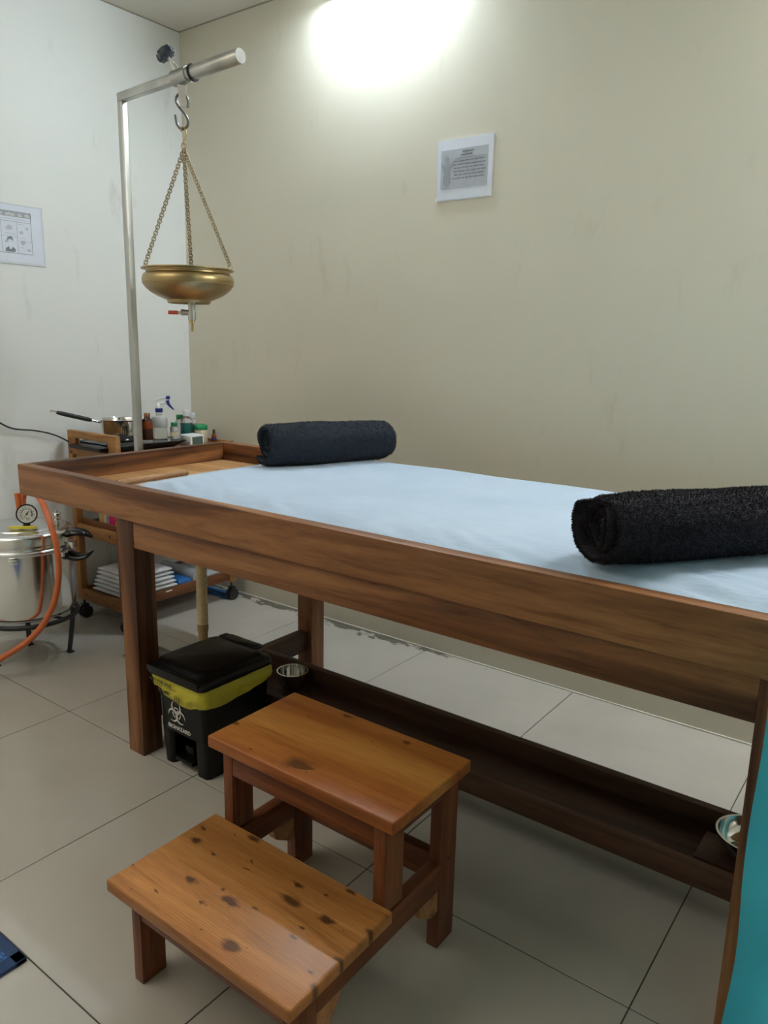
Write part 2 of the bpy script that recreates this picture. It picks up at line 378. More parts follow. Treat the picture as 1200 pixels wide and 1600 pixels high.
struct('trim_3', crack, box, 0, 0.004, RY, -0.004, H-0.004, H, 0.001, 1)

# tube light on the back wall, just above the frame
tube_m2 = tube_m.copy(); tube_m2.name = 'added_fill_tube'; tube_m2.node_tree.nodes['Principled BSDF'].inputs['Emission Strength'].default_value = TUBE_STRENGTH_2; tube_m2.node_tree.nodes['Principled BSDF'].inputs['Emission Color'].default_value = (0.90, 0.935, 0.97, 1)
def tube_light(x0, x1, y, z, label, tube_m):
    tl = thing('tube_light', label, 'light', ((x0+x1)/2, 0, z))
    part('housing', white_p, tl, lambda bm: box(bm, x0-0.01, x1+0.01, y+0.022, -0.0005, z-0.018, z+0.018, 0.004))
    for x in (x0-0.012, x1): part('end_socket', white_p, tl, box, x, x+0.012, y-0.018, y+0.022, z-0.016, z+0.016, 0.003)
    part('lamp_tube', tube_m, tl, cyl, (x0+0.001, y, z), (x1-0.001, y, z), 0.011, 16)
tube_light(0.87, 1.33, -0.055, 2.405, 'lit cool white tube light high on the cream back wall, nearer the room corner', tube_m)
tube_light(2.90, 3.50, -0.065, 2.22, 'added unseen fill tube on the cream back wall, nearer the curtain', tube_m2)  # extra tube added off frame as fill, evens out the back wall

# ------------------------------------------------------------------ treatment table
tb = thing('treatment_table', 'long teak massage table with raised rim, standing along the cream wall', 'table', (1.9, -0.78, 0))
XL, XR, YF, YB, ZT, ZB, T = 0.633, 3.27, -1.185, -0.36, 0.78, 0.688, 0.035
def rail_p(name, m, *b, **k): return part(name, m, tb, box, *b, **k)
rail_p('rail', teak['x'], XL, XR, YF, YF+T, ZB, ZT, 0.0025)
rail_p('rail', teak['x'], XL, XR, YB-T, YB, ZB, ZT, 0.0025)
rail_p('rail', teak['y'], XL, XL+T, YF+T, YB-T, ZB, ZT, 0.0025)
rail_p('rail', teak['y'], XR-T, XR, YF+T, YB-T, ZB, ZT, 0.0025)
for i in range(6):
    y0 = YF+T+(YB-YF-2*T)*i/6; y1 = YF+T+(YB-YF-2*T)*(i+1)/6
    rail_p('plank', ply, XL+T, XR-T, y0+0.0006, y1-0.0006, 0.70, 0.715, 0.0012, 1)
for x0 in (1.124, 2.72):
    for y0 in (-1.178, -0.47):
        rail_p('leg', teak['z'], x0, x0+0.066, y0, y0+0.066, 0, ZB, 0.002)
rail_p('apron', teak['x'], 1.19, 2.72, -1.176, -1.152, 0.613, ZB, 0.0015)
rail_p('apron', teak['x'], 1.19, 2.72, -0.43, -0.406, 0.613, ZB, 0.0015)
rail_p('apron', teak['y'], 1.13, 1.154, -1.112, -0.47, 0.613, ZB, 0.0015)
rail_p('apron', teak['y'], 2.756, 2.78, -1.112, -0.47, 0.613, ZB, 0.0015)
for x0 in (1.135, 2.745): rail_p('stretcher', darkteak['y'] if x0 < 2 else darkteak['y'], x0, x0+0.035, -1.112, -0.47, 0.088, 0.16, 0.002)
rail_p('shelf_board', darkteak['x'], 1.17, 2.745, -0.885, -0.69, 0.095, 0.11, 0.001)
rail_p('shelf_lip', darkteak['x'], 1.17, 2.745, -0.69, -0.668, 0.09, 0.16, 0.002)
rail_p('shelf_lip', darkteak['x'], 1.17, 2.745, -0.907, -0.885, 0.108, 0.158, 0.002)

# mattress with its cover
mt = thing('mattress', 'thin mattress under a pale blue disposable sheet on the teak table', 'mattress', (1.9, -0.78, 0.715))
def nz(x, y, z=0): return noise.noise(Vector((x, y, z)))
def sheet_top(x, y):
    t = min(1, max(0, (x-1.05)/0.2)); z = 0.758 + 0.026*(t*t*(3-2*t))
    c = (y+0.77)/0.36; z += 0.004*(1-c*c) + 0.007*max(0, min(1, (y+0.60)/0.18)) - 0.004*(x > 0)*max(0, (x-2.0))/1.2
    return z
def sheet(bm):
    X0, X1, Y0, Y1 = 1.045, 3.18, -1.148, -0.397; nx, ny = 330, 90; g = []
    for i in range(nx+1):
        row = []
        for j in range(ny+1):
            u = i/nx; v = j/ny; x = X0+(X1-X0)*u; y = Y0+(Y1-Y0)*v
            df = (y-Y0); dl = x-X0; db = Y1-y
            # rounded drop at edges
            z = sheet_top(x, y)
            e = max(0, 1-df/0.115); z -= 0.036*e**1.9
            e = max(0, 1-dl/0.045); z -= 0.035*e**2.4
            e = max(0, 1-db/0.012); z -= 0.004*e**2.2
            fr = math.exp(-df/0.085); w = 0.011*fr
            s = math.sin(60*(x*0.9+df*1.6) + 5*nz(x*3, y*5)) * nz(x*6, y*9, 3)
            z += w*s*1.6 + 0.0022*nz(x*5, y*7, 1) + 0.003*math.exp(-dl/0.09)*math.sin(70*y+4*nz(y*8, x*4))*nz(y*9, x*6, 7)
            # long tension folds towards the near right end
            q = (x-2.15)/0.8
            if q > 0: z += 0.0055*min(1, q*1.6)*math.exp(-df/0.13)*math.sin(95*(df+0.10*(x-2.1))+3*nz(x*2, y*3, 5))
            if j == 0: y -= 0.0
            x += 0.004*nz(y*9, 2.0, 0.3)*math.exp(-dl/0.05)
            row.append(bm.verts.new((x, y, z)))
        g.append(row)
    for i in range(nx):
        for j in range(ny): bm.faces.new((g[i][j], g[i+1][j], g[i+1][j+1], g[i][j+1]))
    rim = [g[i][0] for i in range(nx+1)] + [g[nx][j] for j in range(1, ny+1)] + [g[i][ny] for i in range(nx-1, -1, -1)] + [g[0][j] for j in range(ny-1, 0, -1)]
    low = [bm.verts.new((v.co.x, v.co.y, 0.7165)) for v in rim]; n = len(rim)
    for k in range(n): bm.faces.new((rim[k], low[k], low[(k+1) % n], rim[(k+1) % n]))
part('foam_pad', white_cloth, mt, box, 1.06, 3.17, -1.135, -0.41, 0.716, 0.735, 0.006)
part('sheet_cover', sheet_m, mt, sheet, smooth=80)
bb = thing('bamboo_cane_edging', 'thin split bamboo cane lying at the left edge of the pale blue sheet', 'cane', (0.863, -0.86, 0.715))
def cane(bm):
    L = 0.36; p0 = Vector((0.870, -1.00, 0.7265)); p1 = Vector((0.856, -0.727, 0.7265)); pts = [p0+(p1-p0)*i/60 for i in range(61)]
    tube(bm, pts, 0.0105, 14, rad=lambda t: 0.0080 + 0.002*math.exp(-((t-0.5)/0.012)**2) + 0.002*math.exp(-((t-0.93)/0.012)**2))
part('cane', bamboo, bb, cane)
for q in ((0.856, -0.7265, 0.7265), (0.870, -1.0005, 0.7265)): part('cane_end', bamboo, bb, lambda bm: torus(bm, q, 0.0085, 0.0022, 'y', 20, 6))
part('split_strip', bamboo, bb, lambda bm: box(bm, 0.845, 1.035, -1.02, -0.60, 0.7152, 0.7165, 0.0005))

# ------------------------------------------------------------------ rolled towels
def towel(name, label, base, ang, L, R, mat, seed, z0, turns=3.6, squash=0.90, tufts=22000, tele=0.012, tilt=0.0):
    rnd = random.Random(seed)
    d = Vector((math.cos(ang), math.sin(ang), tilt)).normalized(); s = Vector((-math.sin(ang), math.cos(ang), 0)); up = Vector((0, 0, 1))
    th = 0.0135; nS = 250; nL = 90
    root = thing(name, label, 'towel', (base[0], base[1], z0))
    def rad(t):           # t 0 (core) .. 1 (outer)
        return 0.012 + (R-0.012)*t
    def ctr(t, l):
        a = turns*2*PI*t + seed; r = rad(t) - th/2
        wob = 1 + 0.05*nz(math.cos(a)*1.5+seed, math.sin(a)*1.5, l*3)
        if t < 0.93: wob += 0.10*nz(math.cos(a)*2+seed*3, math.sin(a)*2, t*5)
        x = r*math.cos(a)*wob*1.05; z = r*math.sin(a)*wob*squash
        return x, z, a
    Rz = R*squash
    def end_off(t, sgn):
        a = turns*2*PI*t + seed
        return sgn*(tele*nz(t*6+seed, sgn*2.0, a*0.15)*2 - 0.018*(1-t)) - sgn*0.004*math.cos(a)
    bm = BM(); outer = []; inner = []
    tap = lambda l: 1 - 0.07*abs(2*l-1)**4 + 0.02*nz(l*4+seed, seed, 0)
    for k in range(nS+1):
        t = k/nS; oo = []; ii = []
        thk = th*(1.0 if t < 0.97 else max(0.25, (1-t)/0.03))*(1.0 if t > 0.02 else max(0.3, t/0.02))
        for m in range(nL+1):
            l = m/nL; x, z, a = ctr(t, l); e = end_off(t, 1)*l + end_off(t, -1)*(1-l)
            rr = min(1.0, min(l, 1-l)*L/0.012 + 0.45); q = tap(l)
            for lst, o in ((oo, 0.5), (ii, -0.5)):
                px = x*q + math.cos(a)*thk*o*rr; pz = z*q + math.sin(a)*thk*o*rr*squash
                pz = max(pz, -Rz+0.0012 + (0.0 if o > 0 else thk*0.9)) if pz < -Rz*0.93 else pz
                fz = 0.0011*nz(px*90+seed, pz*90, l*L*90)
                p = Vector((base[0], base[1], z0+Rz)) + d*(l*L-L/2+e) + s*(px+fz*math.cos(a)*2) + up*(pz+fz*math.sin(a)*2)
                lst.append(bm.verts.new(p))
        outer.append(oo); inner.append(ii)
    for k in range(nS):
        for m in range(nL):
            bm.faces.new((outer[k][m], outer[k][m+1], outer[k+1][m+1], outer[k+1][m]))
            bm.faces.new((inner[k][m], inner[k+1][m], inner[k+1][m+1], inner[k][m+1]))
        bm.faces.new((outer[k][0], outer[k+1][0], inner[k+1][0], inner[k][0])); bm.faces.new((outer[k][nL], inner[k][nL], inner[k+1][nL], outer[k+1][nL]))
    for m in range(nL):
        bm.faces.new((outer[0][m], inner[0][m], inner[0][m+1], outer[0][m+1])); bm.faces.new((outer[nS][m], outer[nS][m+1], inner[nS][m+1], inner[nS][m]))
    # terry loops on the outer turn and the ends
    tv = []; tf = []
    kmin = int(nS*(1-1.25/turns))
    def tuft(p, n):
        h = rnd.uniform(0.0022, 0.0040); a = Vector((rnd.uniform(-1, 1), rnd.uniform(-1, 1), rnd.uniform(-1, 1))); n = (n + a*0.55).normalized(); w = n.cross(a).normalized()*rnd.uniform(0.0005, 0.0009)
        i = len(tv); tip = p + n*h; tv.extend([p-w, p+w, tip+w*0.5+a*0.0005, tip-w*0.5+a*0.0005]); tf.append((i, i+1, i+2, i+3))
    C0 = Vector((base[0], base[1], z0+Rz))
    for q in range(tufts):
        k = rnd.randint(kmin, nS-1); m = rnd.randint(0, nL-1); p = outer[k][m].co.lerp(outer[k+1][m+1].co, rnd.random()).lerp(outer[k][m+1].co, rnd.random()*0.6)
        n = p-C0; n = (n - d*n.dot(d)).normalized()
        if p.z < z0+0.004: continue
        tuft(p, n)
    for q in range(tufts//6):
        k = rnd.randint(0, nS-1)
        for m, sg in ((0, -1), (nL, 1)):
            p = outer[k][m].co.lerp(inner[k+1][m].co, rnd.random())
            if p.z > z0+0.003: tuft(p, d*sg)
    off = Vector(root.location)
    obj('towel_roll', bm, mat, root, smooth=80)
    me = bpy.data.meshes.new('terry_loops'); me.from_pydata([tuple(v-off) for v in tv], [], tf); me.materials.append(mat)
    o = bpy.data.objects.new('terry_loops', me); COL.objects.link(o); o.parent = root; o['kind'] = 'stuff'
    return root
towel('rolled_towel', 'charcoal blue rolled towel at the far end of the sheet, near the wall', (1.312, -0.535), math.radians(66), 0.42, 0.076, towel_blue, 3, 0.785, 3.4, 0.93, 22000)
towel('rolled_towel', 'large black rolled towel in the foreground at the right end of the sheet', (2.545, -0.935), math.radians(54.5), 0.42, 0.080, towel_black, 5, 0.785, 3.3, 0.90, 46000)

# ------------------------------------------------------------------ two-step stool
st = thing('step_stool', 'two-step varnished pine footstool with worn knotty treads', 'step stool', (2.03, -1.45, 0))
def sp(name, m, *b, **k): return part(name, m, st, box, *b, **k)
sp('upper_tread', pine_top, 1.803, 2.258, -1.455, -1.205, 0.371, 0.396, 0.0035, 3, label='smooth amber upper tread with dark knots')
sp('lower_tread', pine_low, 1.800, 2.250, -1.692, -1.437, 0.190, 0.215, 0.0055, 3, label='worn lower tread with fine grain stripes and stains')
LX = ((1.828, 1.853), (2.206, 2.231))
for x0, x1 in LX:
    sp('leg', pine_leg['z'], x0, x1, -1.258, -1.20, 0, 0.371, 0.002)
    sp('leg', pine_leg['z'], x0, x1, -1.438, -1.382, 0.195, 0.371, 0.002)
    sp('leg', pine_leg['z'], x0, x1, -1.662, -1.610, 0, 0.190, 0.002)
    sp('side_rail', pine_leg['y'], x0+(0.0 if x0 < 2 else 0.0), x1, -1.610, -1.258, 0.133, 0.1895, 0.002)
    sp('upper_side_rail', pine_leg['y'], x0, x1, -1.382, -1.258, 0.33, 0.371, 0.002)
    part('corner_block', pine_raw, st, lambda bm: poly(bm, [(x0+0.002, -1.2585, 0.133), (x0+0.002, -1.2585, 0.085), (x0+0.002, -1.275, 0.08), (x0+0.002, -1.315, 0.105), (x0+0.002, -1.325, 0.133)], x1-x0-0.004, (1, 0, 0)), smooth=0)
    part('corner_block', pine_raw, st, lambda bm: poly(bm, [(x0+0.002, -1.6095, 0.133), (x0+0.002, -1.6095, 0.06), (x0+0.002, -1.585, 0.075), (x0+0.002, -1.545, 0.133)], x1-x0-0.004, (1, 0, 0)), smooth=0)
a, b = LX[0][1], LX[1][0]
sp('apron', pine_leg['x'], a, b, -1.437, -1.415, 0.318, 0.371, 0.002)
sp('apron', pine_leg['x'], a, b, -1.225, -1.205, 0.325, 0.371, 0.002)
sp('apron', pine_leg['x'], a, b, -1.660, -1.638, 0.135, 0.190, 0.002)
sp('cross_rail', pine_leg['x'], a, b, -1.245, -1.222, 0.133, 0.192, 0.002)
for (x, y, z) in ((2.2313, -1.405, 0.352), (2.2313, -1.395, 0.335), (2.2313, -1.228, 0.185), (2.2313, -1.232, 0.165)):
    part('screw_plug', pine_leg['z'], st, lambda bm: cyl(bm, (x-0.0005, y, z), (x+0.0006, y, z), 0.0035, 12))

# ------------------------------------------------------------------ pedal bin
bn = thing('pedal_bin', 'black biohazard pedal bin with yellow liner between table leg and stool', 'bin', (1.335, -1.05, 0))
def rrect(x0, x1, y0, y1, r, n=6):
    P = []
    for cx, cy, a0 in ((x1-r, y0+r, -PI/2), (x1-r, y1-r, 0), (x0+r, y1-r, PI/2), (x0+r, y0+r, PI)):
        for i in range(n+1): a = a0+PI/2*i/n; P.append((cx+r*math.cos(a), cy+r*math.sin(a)))
    return P
def loft(bm, secs, cap0=True, cap1=True):
    rings = [[bm.verts.new((x, y, z)) for x, y in P] for P, z in secs]
    for A, B in zip(rings, rings[1:]):
        n = len(A)
        for i in range(n): bm.faces.new((A[i], A[(i+1) % n], B[(i+1) % n], B[i]))
    if cap0: bm.faces.new(rings[0][::-1])
    if cap1: bm.faces.new(rings[-1])
def bin_body(bm):
    # U-shaped plinth leaves the pedal recess open at the front
    y0, y1 = -1.148, -0.925
    loft(bm, [(rrect(1.245, 1.430, y0+0.055, y1, 0.02), 0.0), (rrect(1.240, 1.434, y0+0.052, y1, 0.02), 0.112)])
    loft(bm, [(rrect(1.245, 1.287, y0, y0+0.07, 0.015), 0.0), (rrect(1.240, 1.286, y0-0.004, y0+0.07, 0.015), 0.112)])
    loft(bm, [(rrect(1.378, 1.430, y0, y0+0.07, 0.015), 0.0), (rrect(1.379, 1.434, y0-0.004, y0+0.07, 0.015), 0.112)])
    loft(bm, [(rrect(1.240, 1.434, y0-0.004, y1, 0.02), 0.105), (rrect(1.228, 1.440, -1.162, -0.918, 0.02), 0.272)])
part('body', blackp, bn, bin_body)
part('pedal', blackp, bn, lambda bm: (box(bm, 1.297, 1.368, -1.150, -1.10, 0.018, 0.030, 0.003), box(bm, 1.315, 1.35, -1.13, -1.09, 0.03, 0.06, 0.003)))
def lid(bm):
    loft(bm, [(rrect(1.214, 1.447, -1.176, -0.912, 0.022), 0.268), (rrect(1.212, 1.449, -1.178, -0.910, 0.024), 0.280), (rrect(1.217, 1.444, -1.173, -0.915, 0.024), 0.290),
              (rrect(1.222, 1.440, -1.166, -0.922, 0.03), 0.2915), (rrect(1.228, 1.434, -1.155, -0.93, 0.034), 0.303), (rrect(1.245, 1.418, -1.13, -0.945, 0.03), 0.308)])
part('lid', blackp, bn, lid)
part('front_lip', blackp, bn, lambda bm: box(bm, 1.226, 1.436, -1.181, -1.160, 0.276, 0.2945, 0.004))
part('hinge', blackp, bn, lambda bm: (box(bm, 1.27, 1.40, -0.945, -0.912, 0.300, 0.3115, 0.003), box(bm, 1.246, 1.268, -0.94, -0.912, 0.298, 0.309, 0.003)))
def liner(bm):
    rings = []; n = 260
    per = rrect(1.228, 1.440, -1.162, -0.918, 0.02, 6); L = [0]
    for i in range(len(per)): p, q = per[i], per[(i+1) % len(per)]; L.append(L[-1]+math.hypot(q[0]-p[0], q[1]-p[1]))
    tot = L[-1]
    def at(s):
        s = s % tot
        for i in range(len(per)):
            if L[i+1] >= s:
                t = (s-L[i])/max(1e-9, L[i+1]-L[i]); p, q = per[i], per[(i+1) % len(per)]; return (p[0]+(q[0]-p[0])*t, p[1]+(q[1]-p[1])*t)
    cx, cy = 1.334, -1.04
    keys = [(1.20, -1.162, 0.256), (1.262, -1.162, 0.232), (1.30, -1.162, 0.206), (1.36, -1.162, 0.200), (1.44, -1.162, 0.215), (1.44, -1.10, 0.209), (1.44, -1.03, 0.214), (1.44, -0.96, 0.220), (1.43, -0.918, 0.236), (1.33, -0.918, 0.24), (1.228, -0.918, 0.24), (1.228, -1.04, 0.245)]
    def low(x, y):
        ws = 0; z = 0
        for kx, ky, kz in keys:
            w = 1/(((x-kx)**2+(y-ky)**2)**1.5+1e-5); ws += w; z += w*kz
        return z/ws
    m = 9
    for i in range(n):
        s = tot*i/n; x, y = at(s); dx, dy = x-cx, y-cy; dl = math.hypot(dx, dy); ux, uy = dx/dl, dy/dl
        if abs(dy) > abs(dx)*1.15: ux, uy = 0, math.copysign(1, dy)
        elif abs(dx) > abs(dy)*1.25: ux, uy = math.copysign(1, dx), 0
        zl = low(x, y); col = []
        for k in range(m+1):
            t = k/m; z = 0.2665+(zl-0.2665)*t
            o = 0.005 + 0.007*math.sin(PI*min(1, t*1.0)) + 0.0045*nz(x*45+t*2, y*45+z*60, 1.5)*(0.4+t) + 0.003*math.sin(s*140+t*5)*t*(0.5+nz(x*9, y*9))
            if k == m: o = 0.004
            col.append(bm.verts.new((x+ux*o, y+uy*o, z)))
        rings.append(col)
    for i in range(n):
        A, B = rings[i], rings[(i+1) % n]
        for k in range(m): bm.faces.new((A[k], B[k], B[k+1], A[k+1]))
part('liner', yellow, bn, liner, smooth=60, label='yellow plastic bin liner folded over the rim')
fy = lambda z: -1.1525 - (z-0.105)/(0.272-0.105)*0.0098
nrm_x, nrm_z = Vector((1, 0, 0)), Vector((0, -0.058, 1)).normalized()
text_mesh('NOT FOR SALE', 0.0135, frame((1.232, -1.1765, 0.2500), nrm_x, nrm_z), ink, 'liner_print', bn, 0.0002)
text_mesh('BIO-MED', 0.012, frame((1.268, -1.1770, 0.2265), nrm_x, nrm_z), ink, 'liner_print', bn, 0.0002)
part('liner_print', ink, bn, lambda bm: ([box(bm, x, x+0.0016, -1.1773, -1.1768, 0.206, 0.232, 0) for x in (1.338, 1.346, 1.354)], box(bm, 1.24, 1.345, -1.1767, -1.1762, 0.2450, 0.2460, 0)), smooth=0)
text_mesh('BIOHAZARD', 0.0165, frame((1.277, -1.1543, 0.1155), nrm_x, nrm_z), whiteink, 'bin_print', bn, 0.0004)
def biohaz(bm, cx, cz, R):
    def fl(u, v): z = cz+v; return (cx+u, fy(z)-0.0015, z)
    def crescent(ax, az, ro, ri, off, gap_dir):
        # outer circle minus an inner circle shifted outwards -> horned crescent
        n = 48; go = []; gi = []
        g = 0.30
        for i in range(n+1):
            a = gap_dir + g + (2*PI-2*g)*i/n
            taper = math.sin(PI*i/n)**0.75
            go.append((ax+ro*math.cos(a), az+ro*math.sin(a))); rr = ro - (ro-ri)*taper*1.0
            gi.append((ax+rr*math.cos(a), az+rr*math.sin(a)))
        vo = [bm.verts.new(fl(*p)) for p in go]; vi = [bm.verts.new(fl(*p)) for p in gi]
        for i in range(n): bm.faces.new((vo[i], vo[i+1], vi[i+1], vi[i]))
    for k in range(3):
        a = PI/2 + k*2*PI/3; ax, az = 0.47*R*math.cos(a), 0.47*R*math.sin(a)
        crescent(ax, az, 0.56*R, 0.34*R, 0, a)
    n = 60; A = []; B = []
    for i in range(n): a = 2*PI*i/n; A.append(bm.verts.new(fl(0.50*R*math.cos(a), 0.50*R*math.sin(a)))); B.append(bm.verts.new(fl(0.40*R*math.cos(a), 0.40*R*math.sin(a))))
    for i in range(n):
        an = (math.degrees(2*PI*(i+0.5)/n) - 30) % 120
        if 32 < an < 88: bm.faces.new((A[i], A[(i+1) % n], B[(i+1) % n], B[i]))
part('bin_print', whiteink, bn, biohaz, 1.318, 0.166, 0.036, smooth=0)
part('bin_print', plain('thin_grey_outline', (0.25, 0.25, 0.25), 0.6), bn, lambda bm: box(bm, 1.2575, 1.2583, -1.1588, -1.1570, 0.115, 0.205, 0), smooth=0)

# ------------------------------------------------------------------ drip stand with brass bowl
ds = thing('drip_stand', 'square steel pole with horizontal arm rising beside the head of the table', 'stand', (0.6105, -0.73, 0))
def pole(bm): box(bm, 0.5925, 0.6165, -0.742, -0.718, 0.006, 1.905, 0.004, 3)
part('pole', steel, ds, pole)
part('base_plate', steel, ds, lambda bm: box(bm, 0.54, 0.68, -0.80, -0.66, 0, 0.008, 0.002))
def arm(bm):
    M = Matrix.Translation((0.5925, -0.73, 1.9165)) @ Matrix.Rotation(-math.atan2(0.020, 0.56), 4, 'Y')
    box(bm, 0, 0.30, -0.012, 0.012, -0.0135, 0.0135, 0.004, 3, M=M)
    lathe(bm, [(0.0135, 0.0), (0.0155, 0.03), (0.0200, 0.05), (0.0205, 0.29), (0.0195, 0.292)], (0, 0, 0), 28, M=M @ Matrix.Translation((0.27, 0, 0)) @ Matrix.Rotation(PI/2, 4, 'Y'))
part('arm', steel_h, ds, arm)
part('end_cap', steel_h, ds, lambda bm: cyl(bm, (1.152, -0.73, 1.936), (1.1575, -0.73, 1.9362), 0.0195, 28))
part('ring_clip', rubber, ds, lambda bm: torus(bm, (0.955, -0.73, 1.929), 0.0225, 0.0025, 'x', 28, 8))
AX = 0.90
def sleeve(bm):
    cyl(bm, (AX-0.03, -0.73, 1.926), (AX+0.035, -0.73, 1.9285), 0.0228, 28)
part('sleeve', steel_h, ds, sleeve)
kd = Vector((-0.45, -0.30, 0.72)).normalized(); k0 = Vector((AX-0.012, -0.735, 1.945))
kp = part('knob_bolt', steel, ds, lambda bm: (cyl(bm, k0, k0+kd*0.045, 0.0045, 12), cyl(bm, k0, k0+kd*0.018, 0.010, 6), cyl(bm, k0+kd*0.018, k0+kd*0.024, 0.007, 12)))
def knob(bm):
    x = kd.orthogonal().normalized(); y = kd.cross(x); prof = [(0.013, 0.0), (0.0255, 0.004), (0.027, 0.012), (0.024, 0.024), (0.012, 0.031), (0.0, 0.032)]; n = 48; rings = []
    for r, h in prof:
                rings.append([bm.verts.new(k0+kd*(0.042+h) + (x*math.cos(2*PI*i/n)+y*math.sin(2*PI*i/n))*r*(1+0.09*math.cos(8*2*PI*i/n)*(1 if r > 0.02 else 0))) for i in range(n)])
    for A, B in zip(rings, rings[1:]):
        for i in range(n): bm.faces.new((A[i], A[(i+1) % n], B[(i+1) % n], B[i]))
    bm.faces.new(rings[0])
part('knob', knobm, ds, knob)
R_ = Vector((0.80, 0.60, 0))           # axis along which the hooks hang open
def strap(bm):
    for s in (-1, 1):
        pass
    c = Vector((AX+0.003, -0.73, 0)); w = R_*0.011; t = Vector((-0.6, 0.8, 0))*0.0018
    a = [c-w*1.3+Vector((0, 0, 1.908)), c+w*1.3+Vector((0, 0, 1.908)), c+w*0.75+Vector((0, 0, 1.845)), c-w*0.75+Vector((0, 0, 1.845))]
    v0 = [bm.verts.new(p-t) for p in a]; v1 = [bm.verts.new(p+t) for p in a]
    bm.faces.new(v0); bm.faces.new(v1[::-1])
    for i in range(4): bm.faces.new((v0[i], v1[i], v1[(i+1) % 4], v0[(i+1) % 4]))
part('hanger_strap', steel_h, ds, strap)
sh = thing('s_hook', 'dark steel S-shaped hook hanging from the strap of the steel arm', 'hook', (AX, -0.73, 1.80))
def shook(bm):
    c = Vector((AX-0.001, -0.73, 0)); pts = [(0.017, 1.842), (0.019, 1.862), (0.012, 1.877), (-0.002, 1.882), (-0.014, 1.874), (-0.017, 1.860), (-0.010, 1.846), (0.004, 1.830), (0.015, 1.814), (0.017, 1.798), (0.009, 1.786), (-0.005, 1.783), (-0.016, 1.796), (-0.019, 1.812), (-0.020, 1.822)]
    tube(bm, [c+R_*u+Vector((0, 0, z)) for u, z in pts], 0.0038, 12, smooth=5)
part('hook', hookm, sh, shook)
db = thing('drip_bowl', 'round brass drip bowl hanging on three chains above the table head', 'bowl', (AX, -0.73, 1.27))
BC = (AX+0.003, -0.73, 0)
bowl_prof = [(0.0, 1.290), (0.06, 1.290), (0.11, 1.312), (0.134, 1.335), (0.134, 1.348), (0.126, 1.360), (0.124, 1.3745), (0.138, 1.3775), (0.1425, 1.376), (0.1425, 1.3735), (0.129, 1.372), (0.1275, 1.3675), (0.1285, 1.3655), (0.1285, 1.3625), (0.136, 1.358), (0.1405, 1.348), (0.1415, 1.340), (0.1395, 1.3325), (0.1405, 1.3315), (0.1385, 1.328), (0.1295, 1.316), (0.115, 1.304), (0.098, 1.294), (0.078, 1.2855), (0.068, 1.282), (0.0660, 1.276), (0.064, 1.2725), (0.060, 1.2725), (0.060, 1.278), (0.0, 1.279)]
part('bowl', brass, db, lambda bm: lathe(bm, bowl_prof, BC, 96, cap=False))
def tap(bm):
    c = Vector(BC)
    for z0, z1, r in ((1.255, 1.279, 0.011), (1.225, 1.256, 0.0105), (1.222, 1.246, 0.0125)): cyl(bm, c+Vector((0.012, 0, z0)), c+Vector((0.012, 0, z1)), r, 24)
    cyl(bm, c+Vector((0.012, 0, 1.245)), c+Vector((0.012, 0, 1.245))-R_*0.028, 0.0085, 16); cyl(bm, c+Vector((0.012, 0, 1.245))-R_*0.022, c+Vector((0.012, 0, 1.245))-R_*0.033, 0.011, 6)
tp = part('tap', steel_h, db, tap)
part('spout', brass, db, lambda bm: (cyl(bm, (AX+0.015, -0.73, 1.187), (AX+0.015, -0.73, 1.216), 0.0042, 16), cyl(bm, (AX+0.015, -0.73, 1.212), (AX+0.015, -0.73, 1.224), 0.009, 16, 0.0075)))
hc = Vector((AX+0.015, -0.73, 1.244))
part('tap_lever', steel_h, db, lambda bm: box(bm, -0.048, 0, -0.003, 0.003, -0.005, 0.005, 0.001, M=frame(hc-R_*0.026, R_, Vector((-0.6, 0.8, 0)))))
part('lever_grip', redp, db, lambda bm: cyl(bm, hc-R_*0.044, hc-R_*0.074, 0.0062, 14))
top_p = Vector((AX, -0.73, 1.7795))
def bhook(bm):
    pts = [(-0.005, 1.777), (-0.007, 1.785), (0.0, 1.7905), (0.007, 1.783), (0.008, 1.768), (0.003, 1.755), (0.000, 1.748), (0.004, 1.741), (0.008, 1.745)]
    c = Vector((AX+0.001, -0.73, 0)); tube(bm, [c+R_*u+Vector((0, 0, z-0.002)) for u, z in pts], 0.0026, 10, smooth=5)
part('brass_hook', brass, db, bhook)
part('top_ring', brass, db, lambda bm: torus(bm, (AX+0.001, -0.73, 1.735), 0.0095, 0.0020, 'y', 24, 8))
def chain(bm, p0, p1, n):
    p0, p1 = Vector(p0), Vector(p1); d = (p1-p0).normalized(); L = (p1-p0).length/n
    s = d.cross(Vector((0.6, -0.8, 0.1))).normalized(); t = d.cross(s).normalized()
    for i in range(n):
        c = p0+d*L*(i+0.5); w = (s*0.8+t*0.6) if i % 2 == 0 else (s*0.8-t*0.6)
        pts = [c + d*(L*0.74)*math.cos(2*PI*k/12) + w*0.0058*math.sin(2*PI*k/12) for k in range(12)]
        tube(bm, pts, 0.0016, 6, closed=True)
tops = Vector((AX+0.001, -0.73, 1.7255))
for ang in (216, 33, 136):
    a = math.radians(ang); r = 0.1335; e = Vector((BC[0]+r*math.cos(a), BC[1]+r*math.sin(a), 1.386))
    part('chain', chainm, db, chain, tops, e+Vector((0, 0, 0.004)), 38, kind='stuff')
    part('rim_ring', brass, db, lambda bm: torus(bm, e-Vector((0, 0, 0.003)), 0.0095, 0.0013, 'y', 24, 8))

